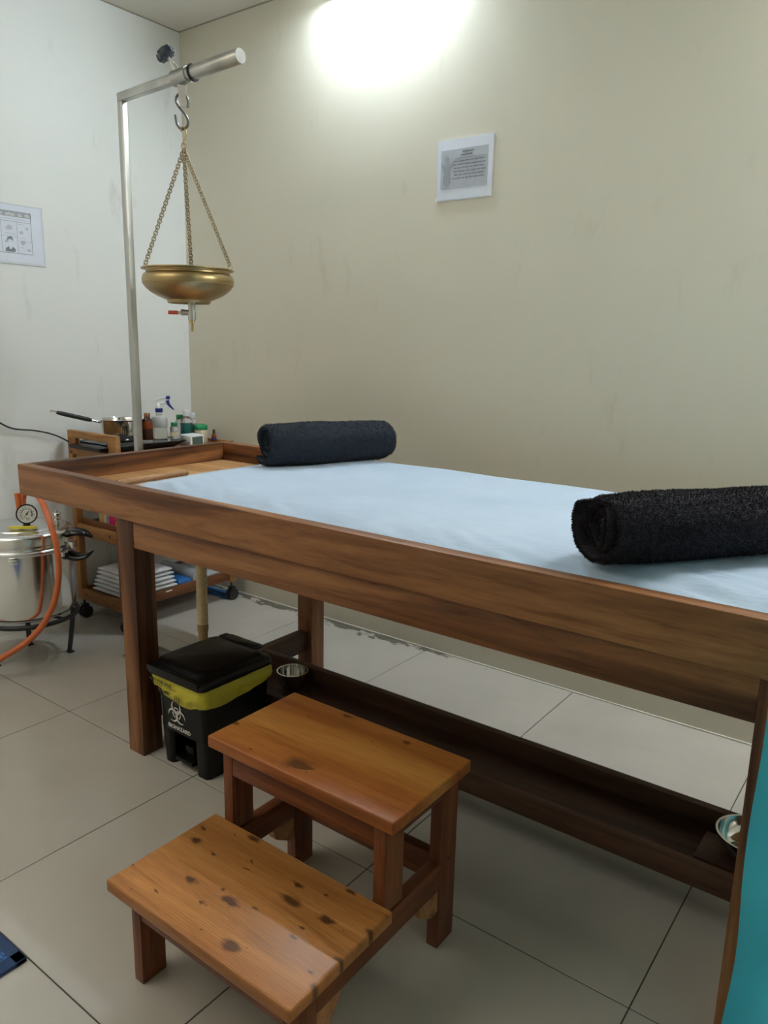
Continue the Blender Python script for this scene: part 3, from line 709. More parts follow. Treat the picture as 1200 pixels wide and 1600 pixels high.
# ------------------------------------------------------------------ drain hose under the table
dh = thing('drain_hose', 'cream corrugated drain hose hanging under the table behind the bin', 'hose', (0.945, -0.75, 0))
def corr(bm):
    prof = []; z = 0.215
    while z < 0.699: prof += [(0.0170, z), (0.0195, z+0.0035), (0.0170, z+0.007)]; z += 0.0085
    lathe(bm, prof, (0.945, -0.75, 0), 28)
part('corrugated_hose', pipe_m, dh, corr)
part('hose_cuff', pipe_end, dh, lambda bm: lathe(bm, [(0.0165, 0.0), (0.0165, 0.19), (0.0190, 0.192), (0.0190, 0.214), (0.0165, 0.215)], (0.945, -0.75, 0), 28))

# ------------------------------------------------------------------ bowls and block on the lower shelf
def steel_bowl(name, label, c, r, h, z):
    o = thing(name, label, 'bowl', (c[0], c[1], z)); t = 0.0012; pr = []
    for i in range(13): a = i/12*PI/2; pr.append((0.42*r+(r-0.42*r)*math.sin(a)**0.9 if i else 0.42*r, z+h*(1-math.cos(a))))
    out = [(0.0, z)] + [(max(0.42*r, p[0]), p[1]) for p in pr]; out.append((r+0.0035, z+h)); out.append((r+0.0035, z+h+0.0015)); inn = [(p[0]-t, p[1]+t) for p in out[1:-2]][::-1]
    part('bowl', chrome, o, lambda bm: lathe(bm, out + [(r-t, z+h+0.0015)] + inn + [(0.0, z+t)], (c[0], c[1], 0), 56, cap=False)); return o
steel_bowl('steel_bowl', 'small steel bowl on the dark lower shelf behind the bin', (1.362, -0.748), 0.046, 0.052, 0.11)
wb = thing('wooden_block', 'small dark wooden block under the steel bowl at the right of the shelf', 'block', (2.64, -0.79, 0.11))
part('block', darkteak['x'], wb, box, 2.592, 2.70, -0.845, -0.74, 0.1105, 0.1355, 0.002)
steel_bowl('steel_bowl', 'wider steel bowl on the dark wooden block beside the right table leg', (2.684, -0.768), 0.066, 0.045, 0.136)

# ------------------------------------------------------------------ trolley
tr = thing('serving_trolley', 'pine trolley on castors in the corner between wall and table head', 'trolley', (0.2, -0.37, 0))
TX0, TX1, TY0, TY1 = 0.035, 0.365, -0.66, -0.07
def tp_(name, m, *b, **k): return part(name, m, tr, box, *b, **k)
for (x0, y0) in ((TX0, TY0), (TX1-0.03, TY0), (TX0, TY1-0.03), (TX1-0.03, TY1-0.03)):
    tp_('post', cart['z'], x0, x0+0.03, y0, y0+0.03, 0.085, 0.70, 0.002)
def endpanel(bm):   # with a hand slot
    y0, y1 = TY0, TY0+0.02; box(bm, TX0, TX0+0.055, y0, y1, 0.70, 0.797, 0.002); box(bm, TX1-0.055, TX1, y0, y1, 0.70, 0.797, 0.002)
    box(bm, TX0+0.054, TX1-0.054, y0, y1, 0.768, 0.797, 0.002); box(bm, TX0+0.054, TX1-0.054, y0, y1, 0.66, 0.728, 0.002)
part('end_panel', cart['x'], tr, endpanel)
def endpanel2(bm):
    box(bm, TX0+0.03, TX1-0.03, TY1-0.02, TY1, 0.66, 0.732, 0.002)
part('end_panel', cart['x'], tr, endpanel2)
for x0 in (TX0, TX1-0.015): tp_('side_rail', cart['y'], x0, x0+0.015, TY0+0.021, TY1, 0.700, 0.732, 0.002)
tp_('top_board', cart_dark['y'], TX0+0.016, TX1-0.016, TY0+0.021, TY1-0.021, 0.712, 0.722, 0.001)
for z0 in (0.385, 0.105):
    tp_('shelf_board', cart_dark['y'], TX0+0.03, TX1-0.03, TY0+0.02, TY1-0.02, z0, z0+0.012, 0.001)
    for x0 in (TX0+0.012, TX1-0.030): tp_('shelf_rail', cart_dark['y'] if z0 > 0.3 else cart_dark['y'], x0, x0+0.018, TY0+0.03, TY1-0.03, z0-0.012, z0+0.030, 0.002)
    for y0 in (TY0, TY1-0.02): tp_('shelf_rail', cart['x'], TX0+0.03, TX1-0.03, y0, y0+0.02, z0-0.02, z0+0.028, 0.002)
tp_('guard_rail', cart_dark['x'], TX0+0.03, TX1-0.03, TY0+0.02, TY0+0.032, 0.413, 0.434, 0.003)
for (x, z) in ((0.11, 0.392), (0.29, 0.392), (0.06, 0.71), (0.13, 0.69), (0.29, 0.11), (0.1, 0.11)):
    part('screw', iron, tr, lambda bm: cyl(bm, (x, TY0-0.0015, z), (x, TY0+0.002, z), 0.0045, 12))
for (x, y) in ((TX0+0.017, TY0+0.017), (TX1-0.017, TY0+0.017), (TX0+0.017, TY1-0.017), (TX1-0.017, TY1-0.017)):
    wv = part('castor', rubber, tr, lambda bm: [lathe(bm, [(0.012, -0.013+s), (0.024, -0.012+s), (0.026, -0.008+s), (0.026, 0.0+s), (0.012, 0.001+s)], (x+0.004, y, 0.026), 24, M=Matrix.Rotation(PI/2, 4, 'Y')) for s in (-0.004, 0.016)])
    part('castor_fork', iron, wv, lambda bm: (box(bm, x-0.010, x+0.018, y-0.012, y+0.012, 0.052, 0.060, 0.002), cyl(bm, (x, y, 0.058), (x, y, 0.086), 0.005, 12), box(bm, x+0.001, x+0.006, y-0.008, y+0.008, 0.026, 0.055, 0.001)))

# cooktop on the trolley
ck = thing('electric_hotplate', 'black tray-shaped electric hotplate on top of the pine trolley', 'hotplate', (0.2, -0.45, 0.722))
def hot(bm):
    loft(bm, [(rrect(0.085, 0.315, -0.600, -0.350, 0.02), 0.7225), (rrect(0.080, 0.320, -0.612, -0.340, 0.02), 0.729), (rrect(0.060, 0.340, -0.634, -0.302, 0.012), 0.749), (rrect(0.058, 0.342, -0.636, -0.300, 0.012), 0.753), (rrect(0.064, 0.336, -0.630, -0.306, 0.01), 0.7545), (rrect(0.066, 0.334, -0.628, -0.308, 0.01), 0.7525)])
part('body', blackglass, ck, hot)
part('handle_lip', blackp, ck, lambda bm: loft(bm, [(rrect(0.10, 0.31, -0.6925, -0.610, 0.006), 0.7340), (rrect(0.095, 0.315, -0.697, -0.610, 0.006), 0.7475), (rrect(0.10, 0.31, -0.69, -0.610, 0.006), 0.7485)]))
part('power_cord', rubber, ck, lambda bm: tube(bm, [(0.063, -0.632, 0.728), (0.02, -0.70, 0.775), (0.016, -0.78, 0.800), (0.014, -0.87, 0.815), (0.014, -0.93, 0.85), (0.014, -0.97, 0.895), (0.014, -1.03, 0.925), (0.014, -1.12, 0.94)], 0.0032, 8, smooth=8))
# saucepan
sp_ = thing('saucepan', 'steel saucepan with black handle on the hotplate, left of the pole', 'saucepan', (0.20, -0.52, 0.754))
pc = (0.205, -0.520)
part('pan', chrome, sp_, lambda bm: lathe(bm, [(0.0, 0.7545), (0.060, 0.7545), (0.070, 0.760), (0.075, 0.772), (0.0785, 0.800), (0.081, 0.838), (0.0845, 0.842), (0.0855, 0.8445), (0.083, 0.845), (0.079, 0.839), (0.077, 0.80), (0.073, 0.774), (0.066, 0.762), (0.0, 0.760)], (pc[0], pc[1], 0), 56, cap=False))
hd = Vector((-0.42, -0.90, 0.16)).normalized(); h0 = Vector((pc[0], pc[1], 0.833)) + Vector((hd.x, hd.y, 0)).normalized()*0.082
hd = (Vector((0.105, -0.80, 0.892)) - h0).normalized()
part('handle_shank', chrome, sp_, lambda bm: cyl(bm, h0, h0+hd*0.045, 0.0045, 10))
part('handle', rubber, sp_, lambda bm: tube(bm, [h0+hd*0.035, h0+hd*0.05, h0+hd*0.15, h0+hd*0.168], 0.008, 14, rad=lambda t: 0.0065 if t in (0, 1) else 0.0088), label='black rubber grip')
hq = h0+hd*0.165
part('handle_hook', chrome, sp_, lambda bm: tube(bm, [hq, hq+hd*0.012+Vector((0, 0, 0.003)), hq+hd*0.024+Vector((0, 0, 0.002)), hq+hd*0.026+Vector((0, 0, -0.004))], 0.0028, 8, smooth=4))
# bottles
def bottle(name, label, cat, c, z, parts):
    o = thing(name, label, cat, (c[0], c[1], z))
    for pn, mat, prof in parts: part(pn, mat, o, lambda bm: lathe(bm, [(r, z+h) for r, h in prof], (c[0], c[1], 0), 32))
    return o
ZH = 0.7555
bottle('amber_bottle', 'brown glass bottle with bronze cap right of the steel pole', 'bottle', (0.245, -0.428), ZH, [
    ('glass', amber, [(0.0205, 0), (0.0215, 0.003), (0.0215, 0.068), (0.0205, 0.076), (0.0115, 0.090), (0.0105, 0.094)]),
    ('oil', amber_dark, [(0.0217, 0.002), (0.0219, 0.003), (0.0219, 0.046), (0.0217, 0.047)]),
    ('shoulder_band', amber_dark, [(0.0207, 0.0765), (0.0209, 0.0768), (0.0120, 0.0905), (0.0115, 0.0945)]),
    ('cap', coppercap, [(0.0118, 0.0945), (0.0125, 0.096), (0.0125, 0.1085), (0.0115, 0.110)])])
sb = bottle('spray_bottle', 'clear spray bottle with blue collar and white trigger head', 'bottle', (0.232, -0.358), ZH, [
    ('lower_body', clear2, [(0.030, 0), (0.031, 0.003), (0.031, 0.047), (0.0305, 0.0475)]),
    ('upper_body', frost, [(0.031, 0.048), (0.0325, 0.050), (0.0325, 0.085), (0.031, 0.090), (0.015, 0.093), (0.0135, 0.095)]),
    ('neck', clear, [(0.0125, 0.0955), (0.0125, 0.1085)]),
    ('collar', navy, [(0.0145, 0.109), (0.0150, 0.110), (0.0150, 0.1240), (0.0140, 0.125)]),
    ('spray_dome', white_p, [(0.0115, 0.1255), (0.0110, 0.130), (0.0075, 0.144), (0.004, 0.148)])])
U = Vector((0.80, 0.60, 0)); c0 = Vector((0.232, -0.358, ZH))
def trig(bm):
    tube(bm, [c0-U*0.030+Vector((0, 0, 0.144)), c0-U*0.012+Vector((0, 0, 0.158)), c0+U*0.012+Vector((0, 0, 0.166)), c0+U*0.036+Vector((0, 0, 0.170))], 0.004, 10, smooth=5, rad=lambda t: 0.0018+0.0042*t)
    tube(bm, [c0+U*0.002+Vector((0, 0, 0.146)), c0+U*0.018+Vector((0, 0, 0.146)), c0+U*0.034+Vector((0, 0, 0.150))], 0.005, 10, smooth=4)
part('spray_head', white_p, sb, trig)
part('nozzle', navy, sb, lambda bm: cyl(bm, c0+U*0.033+Vector((0, 0, 0.169)), c0+U*0.047+Vector((0, 0, 0.170)), 0.0075, 14))
part('trigger', navy, sb, lambda bm: tube(bm, [c0+U*0.036+Vector((0, 0, 0.158)), c0+U*0.042+Vector((0, 0, 0.142)), c0+U*0.056+Vector((0, 0, 0.126)), c0+U*0.064+Vector((0, 0, 0.119))], 0.006, 10, smooth=5, rad=lambda t: 0.0068*(1-t)+0.0015))
bottle('small_jar', 'small clear bottle with green cap beside the spray bottle', 'jar', (0.285, -0.325), ZH, [
    ('glass', clear, [(0.0165, 0), (0.0175, 0.002), (0.0175, 0.045), (0.0165, 0.050), (0.012, 0.053)]),
    ('label_band', creamjar, [(0.0178, 0.010), (0.0179, 0.011), (0.0179, 0.027), (0.0178, 0.028)]),
    ('cap', green_p, [(0.0125, 0.0535), (0.0130, 0.055), (0.0130, 0.0665), (0.0120, 0.068)])])
ZT_ = 0.7225
bottle('small_jar', 'clear bottle with darker green cap behind the pump bottle', 'jar', (0.185, -0.215), ZT_, [
    ('glass', clear, [(0.0185, 0), (0.0195, 0.002), (0.0195, 0.088), (0.018, 0.095), (0.013, 0.100)]),
    ('cap', green_p, [(0.0150, 0.1005), (0.0155, 0.102), (0.0155, 0.118), (0.014, 0.1195)])])
bottle('hand_wash_bottle', 'clear bottle of dark green liquid with white flip cap', 'bottle', (0.222, -0.210), ZT_, [
    ('body', clear, [(0.026, 0.088), (0.0255, 0.094), (0.021, 0.106), (0.0125, 0.113), (0.0115, 0.115)]),
    ('liquid', greenliq, [(0.0255, 0), (0.0265, 0.003), (0.0265, 0.086), (0.0260, 0.0875)]),
    ('cap', white_p, [(0.0125, 0.1155), (0.0135, 0.117), (0.0135, 0.131), (0.0125, 0.133), (0.0145, 0.134), (0.0145, 0.1395), (0.0135, 0.141)])])
bottle('hand_wash_bottle', 'clear bottle with white cap half hidden right of the green liquid', 'bottle', (0.185, -0.145), ZT_, [
    ('body', clear, [(0.018, 0), (0.019, 0.002), (0.019, 0.085), (0.010, 0.100)]),
    ('liquid', greenliq, [(0.0192, 0.002), (0.0194, 0.003), (0.0194, 0.074), (0.0192, 0.075)]),
    ('cap', white_p, [(0.0105, 0.1005), (0.011, 0.102), (0.011, 0.122), (0.010, 0.124)])])
bottle('cream_jar', 'cream coloured jar with a wide green screw lid', 'jar', (0.262, -0.165), ZT_, [
    ('jar', creamjar, [(0.0265, 0), (0.028, 0.003), (0.028, 0.055), (0.027, 0.058)]),
    ('lid', green_p, [(0.029, 0.0585), (0.030, 0.060), (0.030, 0.074), (0.027, 0.0785), (0.018, 0.081)])])
bottle('dropper_bottle', 'tiny dropper bottle with black top at the trolley corner', 'bottle', (0.275, -0.1025), ZT_, [
    ('glass', amber, [(0.0105, 0), (0.011, 0.001), (0.011, 0.024), (0.009, 0.028)]),
    ('label_band', navy, [(0.0112, 0.008), (0.0113, 0.0085), (0.0113, 0.017), (0.0112, 0.0175)]),
    ('collar', coppercap, [(0.0085, 0.0285), (0.0085, 0.037)]),
    ('bulb', rubber, [(0.0050, 0.0375), (0.0052, 0.050), (0.004, 0.054)])])
tm = thing('digital_clock', 'white plastic digital clock with dark green screen on the trolley', 'clock', (0.302, -0.247, ZT_))
Mt = Matrix.Translation((0.302, -0.247, ZT_))
part('case', white_p, tm, lambda bm: box(bm, -0.036, 0.036, -0.037, 0.037, 0.0, 0.047, 0.008, 4, M=Mt))
part('screen', lcd, tm, lambda bm: box(bm, 0.0355, 0.0368, -0.028, 0.028, 0.006, 0.039, 0.0005, 1, M=Mt))

# middle shelf packs, bottom shelf linen
def pack(name, label, mat, b, extra=None):
    o = thing(name, label, 'pack', ((b[0]+b[1])/2, (b[2]+b[3])/2, b[4])); part('carton', mat, o, box, *b, 0.002)
    if extra: extra(o)
    return o
def pinkprint(o):
    part('print', pink, o, lambda bm: poly(bm, [(0.186, -0.5902, 0.405), (0.186, -0.5902, 0.547), (0.262, -0.5902, 0.547), (0.222, -0.5902, 0.405)], 0.001, (0, -1, 0)), smooth=0)
    part('print', pink, o, lambda bm: poly(bm, [(0.262, -0.5902, 0.515), (0.272, -0.5902, 0.535), (0.300, -0.5902, 0.535), (0.318, -0.5902, 0.43), (0.306, -0.5902, 0.43), (0.292, -0.5902, 0.512)], 0.001, (0, -1, 0)), smooth=0)
pack('carton', 'white carton with magenta print on the middle shelf of the trolley', white_p, (0.185, 0.33, -0.59, -0.50, 0.3975, 0.560), pinkprint)
pack('carton', 'narrow yellow and white pack on the middle shelf of the trolley', yel_p, (0.125, 0.148, -0.59, -0.50, 0.3975, 0.56), lambda o: part('white_flap', white_p, o, box, 0.1485, 0.158, -0.588, -0.51, 0.3975, 0.555, 0.001))
bottle('squat_bottle', 'clear plastic bottle at the left of the middle trolley shelf', 'bottle', (0.10, -0.56), 0.3975, [('body', frost, [(0.017, 0), (0.018, 0.003), (0.018, 0.10), (0.010, 0.112)]), ('cap', white_p, [(0.010, 0.1125), (0.010, 0.125)])])
def cloth_layer(bm, x0, x1, y0, y1, z0, z1, sd):
    n = 14; top = []; bot = []
    for i in range(n+1):
        rt = []; rb = []
        for j in range(n+1):
            u, v = i/n, j/n; x = x0+(x1-x0)*u; y = y0+(y1-y0)*v; e = min(u, 1-u, v, 1-v)
            k = min(1, (e/0.09))**0.5; dz = 0.0025*nz(x*20+sd, y*20, sd)
            x += 0.004*nz(y*15, sd, 1); y += 0.004*nz(x*15, sd, 2)
            zm = (z0+z1)/2; h = (z1-z0)/2*(0.35+0.65*k)
            rt.append(bm.verts.new((x, y, zm+h+dz))); rb.append(bm.verts.new((x, y, zm-h+dz*0.3)))
        top.append(rt); bot.append(rb)
    for i in range(n):
        for j in range(n):
            bm.faces.new((top[i][j], top[i+1][j], top[i+1][j+1], top[i][j+1])); bm.faces.new((bot[i][j], bot[i][j+1], bot[i+1][j+1], bot[i+1][j]))
    for i in range(n):
        bm.faces.new((top[i][0], bot[i][0], bot[i+1][0], top[i+1][0])); bm.faces.new((top[i][n], top[i+1][n], bot[i+1][n], bot[i][n]))
        bm.faces.new((top[0][i], top[0][i+1], bot[0][i+1], bot[0][i])); bm.faces.new((top[n][i], bot[n][i], bot[n][i+1], top[n][i+1]))
zz = 0.1185
nest = ['lowest', 'second from the bottom', 'third from the bottom', 'fourth from the bottom', 'fifth from the bottom', 'topmost']
for i in range(6):
    o = thing('folded_sheet', 'folded white sheet on the bottom trolley shelf, %s of its stack' % nest[i], 'sheet', (0.2, -0.5, zz), 'folded white sheets')
    sh_ = 0.006*i
    part('cloth', white_cloth, o, cloth_layer, 0.075+0.3*sh_, 0.352-sh_, -0.615+0.8*sh_, -0.385-0.25*sh_, zz, zz+0.0155, i*3.1, smooth=70); zz += 0.0165
o = tag(part('blue_cloth', blue_p, None, cloth_layer, 0.16, 0.335, -0.368, -0.30, 0.1185, 0.150, 9.0, smooth=70), 'small folded blue cloth on the bottom trolley shelf', 'cloth')
rl = thing('wrapped_roll', 'pale plastic wrapped roll lying behind the cloth on the bottom shelf', 'roll', (0.2, -0.20, 0.1185))
part('roll', filmroll, rl, lambda bm: cyl(bm, (0.10, -0.265, 0.148), (0.335, -0.265, 0.148), 0.028, 28))
part('film_end', white_p, rl, lambda bm: cyl(bm, (0.3352, -0.265, 0.148), (0.340, -0.265, 0.148), 0.012, 20))
rl2 = tag(part('folded_plastic_bag', filmroll, None, cloth_layer, 0.10, 0.33, -0.225, -0.105, 0.1185, 0.150, 4.0, smooth=70), 'pale folded plastic bag at the back end of the bottom trolley shelf', 'bag')
tag(part('blue_strap', blue_p, None, lambda bm: box(bm, 0.12, 0.335, -0.105, -0.050, 0.0, 0.012, 0.004)), 'flat blue strip lying on the floor by the trolley castor', 'strip')

# ------------------------------------------------------------------ steam cooker on its iron stand
PC = Vector((0.285, -1.005, 0))
sd_ = thing('pot_stand', 'black iron ring stand with splayed legs under the aluminium steamer', 'stand', (PC.x, PC.y, 0))
part('ring', iron, sd_, lambda bm: (torus(bm, (PC.x, PC.y, 0.172), 0.165, 0.0085, 'z', 56, 10), torus(bm, (PC.x, PC.y, 0.172), 0.100, 0.005, 'z', 40, 8), [cyl(bm, (PC.x+0.1*math.cos(a), PC.y+0.1*math.sin(a), 0.172), (PC.x+0.165*math.cos(a), PC.y+0.165*math.sin(a), 0.172), 0.005, 8) for a in (0.3, 2.4, 4.5)]))
for ang in (60, 156, 262):
    a = math.radians(ang); t = Vector((math.cos(a), math.sin(a), 0))
    lg = part('leg', iron, sd_, lambda bm: (cyl(bm, PC+t*0.118+Vector((0, 0, 0.004)), PC+t*0.158+Vector((0, 0, 0.158)), 0.0085, 10) if False else tube(bm, [PC+t*0.150+Vector((0, 0, 0.172)), PC+t*0.135+Vector((0, 0, 0.06)), PC+t*0.126+Vector((0, 0, 0.004))], 0.0105, 4)))
    part('foot', iron, lg, lambda bm: box(bm, PC.x+t.x*0.128-0.013, PC.x+t.x*0.128+0.013, PC.y+t.y*0.128-0.011, PC.y+t.y*0.128+0.011, 0, 0.0045, 0.001))
po = thing('steam_cooker', 'large aluminium steam cooker with pressure gauge in front of the white wall', 'cooker', (PC.x, PC.y, 0.182))
bz = 0.1825
part('body', alu, po, lambda bm: lathe(bm, [(0.0, bz), (0.140, bz), (0.154, bz+0.006), (0.161, bz+0.018), (0.163, bz+0.04), (0.163, 0.418), (0.1635, 0.424)], (PC.x, PC.y, 0), 80, cap=False))
part('lid', alu_lid, po, lambda bm: lathe(bm, [(0.1635, 0.424), (0.171, 0.425), (0.1735, 0.429), (0.1735, 0.436), (0.168, 0.439), (0.1655, 0.442), (0.1655, 0.455), (0.166, 0.4575), (0.1655, 0.460), (0.1655, 0.482), (0.162, 0.491), (0.153, 0.4965), (0.140, 0.4975), (0.12, 0.500), (0.118, 0.503), (0.06, 0.507), (0.0, 0.508)], (PC.x, PC.y, 0), 80, cap=False))
def lugs(bm):
    for k in range(6):
        a = math.radians(20+60*k); p = Vector((PC.x+0.168*math.cos(a), PC.y+0.168*math.sin(a), 0)); M = Matrix.Translation((p.x, p.y, 0)) @ Matrix.Rotation(a, 4, 'Z')
        box(bm, -0.005, 0.008, -0.014, 0.014, 0.404, 0.422, 0.003, M=M)
part('lug', alu, po, lugs)
R3 = Vector((0.80, 0.60, 0))
def handle(bm, z, tilt):
    p = PC + R3*0.160 + Vector((0, 0, z)); pts = [p, p+R3*0.03+Vector((0, 0, 0.006*tilt)), p+R3*0.065+Vector((0, 0, 0.002*tilt)), p+R3*0.088+Vector((0, 0, -0.012*tilt))]
    n0 = len(bm.verts); P = catmull(pts, 6); s = Vector((-0.6, 0.8, 0)); rings = []
    for i, c in enumerate(P):
        t = i/(len(P)-1); w = 0.034*(1-0.75*t**2.5); h = 0.0155*(1-0.7*t**2)
        rings.append([bm.verts.new(c + s*w*math.cos(2*PI*k/16) + Vector((0, 0, h*math.sin(2*PI*k/16)))) for k in range(16)])
    for A, B in zip(rings, rings[1:]):
        for k in range(16): bm.faces.new((A[k], A[(k+1) % 16], B[(k+1) % 16], B[k]))
    bm.faces.new(rings[0]); bm.faces.new(rings[-1])
part('handle', bakelite, po, handle, 0.476, 1.0, label='black bakelite lid handle')
part('handle', bakelite, po, handle, 0.396, -1.2, label='black bakelite body handle')
part('handle_bracket', alu, po, lambda bm: box(bm, -0.004, 0.02, -0.02, 0.02, -0.012, 0.012, 0.002, M=frame(PC+R3*0.165+Vector((0, 0, 0.436)), R3, Vector((-0.6, 0.8, 0)))))
# gauge
G0 = PC + Vector((0.034, 0.002, 0.547)); gd = Vector((0.87, -0.46, 0.19)).normalized(); gx = Vector((0.46, 0.87, 0)).normalized(); gy = gd.cross(gx).normalized()
if gy.z < 0: gy = -gy
Mg = frame(G0, gx, gy)
zdir = (Mg.to_3x3() @ Vector((0, 0, 1))); sgn = 1 if zdir.dot(gd) > 0 else -1
gz = zdir*sgn
gg = part('gauge', iron, po, lambda bm: (cyl(bm, G0-gz*0.012, G0+gz*0.012, 0.0355, 40), cyl(bm, G0-Vector((0, 0, 0.045)), G0-Vector((0, 0, 0.03)), 0.009, 12)))
part('gauge_dial', gaugeface, gg, lambda bm: cyl(bm, G0+gz*0.0121, G0+gz*0.0132, 0.0305, 40))
def dial(bm):
    def seg(a0, a1, r0, r1, n=24):
        A = []; B = []
        for i in range(n+1):
            a = math.radians(a0+(a1-a0)*i/n); d = gx*math.cos(a)+gy*math.sin(a); A.append(bm.verts.new(G0+gz*0.0137+d*r0)); B.append(bm.verts.new(G0+gz*0.0137+d*r1))
        for i in range(n): bm.faces.new((A[i], A[i+1], B[i+1], B[i]))
    seg(-30, 215, 0.0175, 0.0188); seg(-30, 40, 0.0155, 0.0188)
    for k in range(11): a = 215-24.5*k; seg(a-1.6, a+1.6, 0.0195, 0.0255, 2)
    for d, l, w in ((gx*0.60+gy*0.80, 0.013, 0.0022), (-(gx*0.60+gy*0.80), 0.023, 0.0009)):
        s = d.cross(gz)*w; v = [bm.verts.new(G0+gz*0.0142+q) for q in (-s, s, d*l+s*0.4, d*l-s*0.4)]; bm.faces.new(v)
    seg(0, 360, 0.0, 0.0035)
    for (u, v, w, h) in ((-0.004, -0.016, 0.012, 0.0018), (-0.003, -0.021, 0.009, 0.0014)):
        q = [bm.verts.new(G0+gz*0.0140+gx*x+gy*y) for x, y in ((u, v), (u+w, v), (u+w, v+h), (u, v+h))]; bm.faces.new(q)
part('dial_marking', ink, gg, dial, smooth=0)
def label(bm): box(bm, -0.045, 0.045, -0.006, 0.006, 0, 0.009, 0.001, M=frame(PC+Vector((0.080, -0.040, 0.5085)), Vector((0.70, 0.714, 0)), Vector((-0.714, 0.70, 0))))
part('name_plate', yellow2, po, label)
def valve(c):
    v = part('valve', chrome, po, lambda bm: (lathe(bm, [(0.008, 0.0), (0.008, 0.006), (0.004, 0.008), (0.004, 0.018), (0.013, 0.019), (0.0145, 0.024), (0.0115, 0.031), (0.0135, 0.039), (0.0145, 0.042), (0.012, 0.044), (0.003, 0.045), (0.003, 0.052), (0.005, 0.055), (0.0, 0.058)], c, 20)))
valve((PC.x+0.075, PC.y+0.090, 0.500)); valve((PC.x-0.085, PC.y-0.085, 0.500))
part('nozzle_stub', orange, po, lambda bm: cyl(bm, PC+Vector((0.0, -0.004, 0.555)), PC+Vector((-0.004, -0.006, 0.618)), 0.0105, 16), label='orange rubber nozzle stub')
part('steam_nozzle', chrome, po, lambda bm: cyl(bm, PC+Vector((0.004, 0.004, 0.505)), PC+Vector((0.004, 0.004, 0.565)), 0.006, 12))
hs = thing('steam_hose', 'orange rubber hose arching from the cooker lid down to the floor', 'hose', (0.4, -1.1, 0))
hp = [(0.289, -0.998, 0.552), (0.29, -0.996, 0.60), (0.314, -0.995, 0.626), (0.352, -0.99, 0.631), (0.409, -0.992, 0.60), (0.477, -1.004, 0.529), (0.507, -1.006, 0.448), (0.515, -1.012, 0.36), (0.507, -1.03, 0.27), (0.484, -1.062, 0.193), (0.455, -1.11, 0.135), (0.419, -1.171, 0.093), (0.372, -1.225, 0.055), (0.30, -1.31, 0.020), (0.2, -1.40, 0.0115)]
part('hose', orange, hs, lambda bm: tube(bm, hp, 0.0105, 16, smooth=10))

# ------------------------------------------------------------------ curtain, mat
cu = thing('curtain', 'teal curtain hanging at the right edge in front of the table leg', 'curtain', (3.1, -1.70, 0.1))
def curtain(bm):
    nx, nz_ = 150, 90; F = []; B = []
    for i in range(nx+1):
        f = []; b = []
        for j in range(nz_+1):
            u = i/nx; v = j/nz_; z = 0.06+(2.38-0.06)*v
            x = 2.802 + 0.85*u + 0.008*nz(z*7, 1.2, 4)*(1-u) - 0.006*max(0, 0.25-z)/0.25
            y = -1.70 + 0.022*math.sin(u*52+0.8*nz(z*1.5, u*3)) * (0.35+0.65*min(1, u*6)) + 0.010*nz(u*8, z*3.5, 2) + 0.006*nz(u*20, z*9, 6)
            f.append(bm.verts.new((x, y, z))); b.append(bm.verts.new((x, y+0.0022, z)))
        F.append(f); B.append(b)
    for i in range(nx):
        for j in range(nz_):
            bm.faces.new((F[i][j], F[i+1][j], F[i+1][j+1], F[i][j+1])); bm.faces.new((B[i][j], B[i][j+1], B[i+1][j+1], B[i+1][j]))
    for j in range(nz_):
        bm.faces.new((F[0][j], F[0][j+1], B[0][j+1], B[0][j])); bm.faces.new((F[nx][j], B[nx][j], B[nx][j+1], F[nx][j+1]))
    for i in range(nx):
        bm.faces.new((F[i][0], B[i][0], B[i+1][0], F[i+1][0])); bm.faces.new((F[i][nz_], F[i+1][nz_], B[i+1][nz_], B[i][nz_]))
part('cloth', teal, cu, curtain, smooth=80)
cr = thing('curtain_rail', 'steel curtain rail across the ceiling above the teal curtain', 'rail', (3.2, -1.70, 2.39))
part('rail', steel_h, cr, lambda bm: cyl(bm, (2.78, -1.70, 2.395), (RX-0.001, -1.70, 2.395), 0.011, 16))
part('rail_bracket', steel_h, cr, lambda bm: (cyl(bm, (2.82, -1.70, 2.395), (2.82, -1.70, H-0.001), 0.006, 12), cyl(bm, (3.6, -1.70, 2.395), (3.6, -1.70, H-0.001), 0.006, 12)))
fm = thing('floor_mat', 'blue textured foot mat at the lower left edge', 'mat', (1.35, -1.98, 0))
part('mat', blue_mat, fm, lambda bm: loft(bm, [(rrect(1.05, 1.632, -2.20, -1.765, 0.012), 0.0005), (rrect(1.05, 1.632, -2.20, -1.765, 0.012), 0.006), (rrect(1.055, 1.627, -2.195, -1.770, 0.010), 0.0085)]))
part('border', plain('dark_blue_mat_border', (0.004, 0.03, 0.10), 0.6), fm, lambda bm: (box(bm, 1.606, 1.634, -2.2, -1.763, 0.0005, 0.0092, 0.002), box(bm, 1.05, 1.634, -1.785, -1.763, 0.0005, 0.0092, 0.002)))

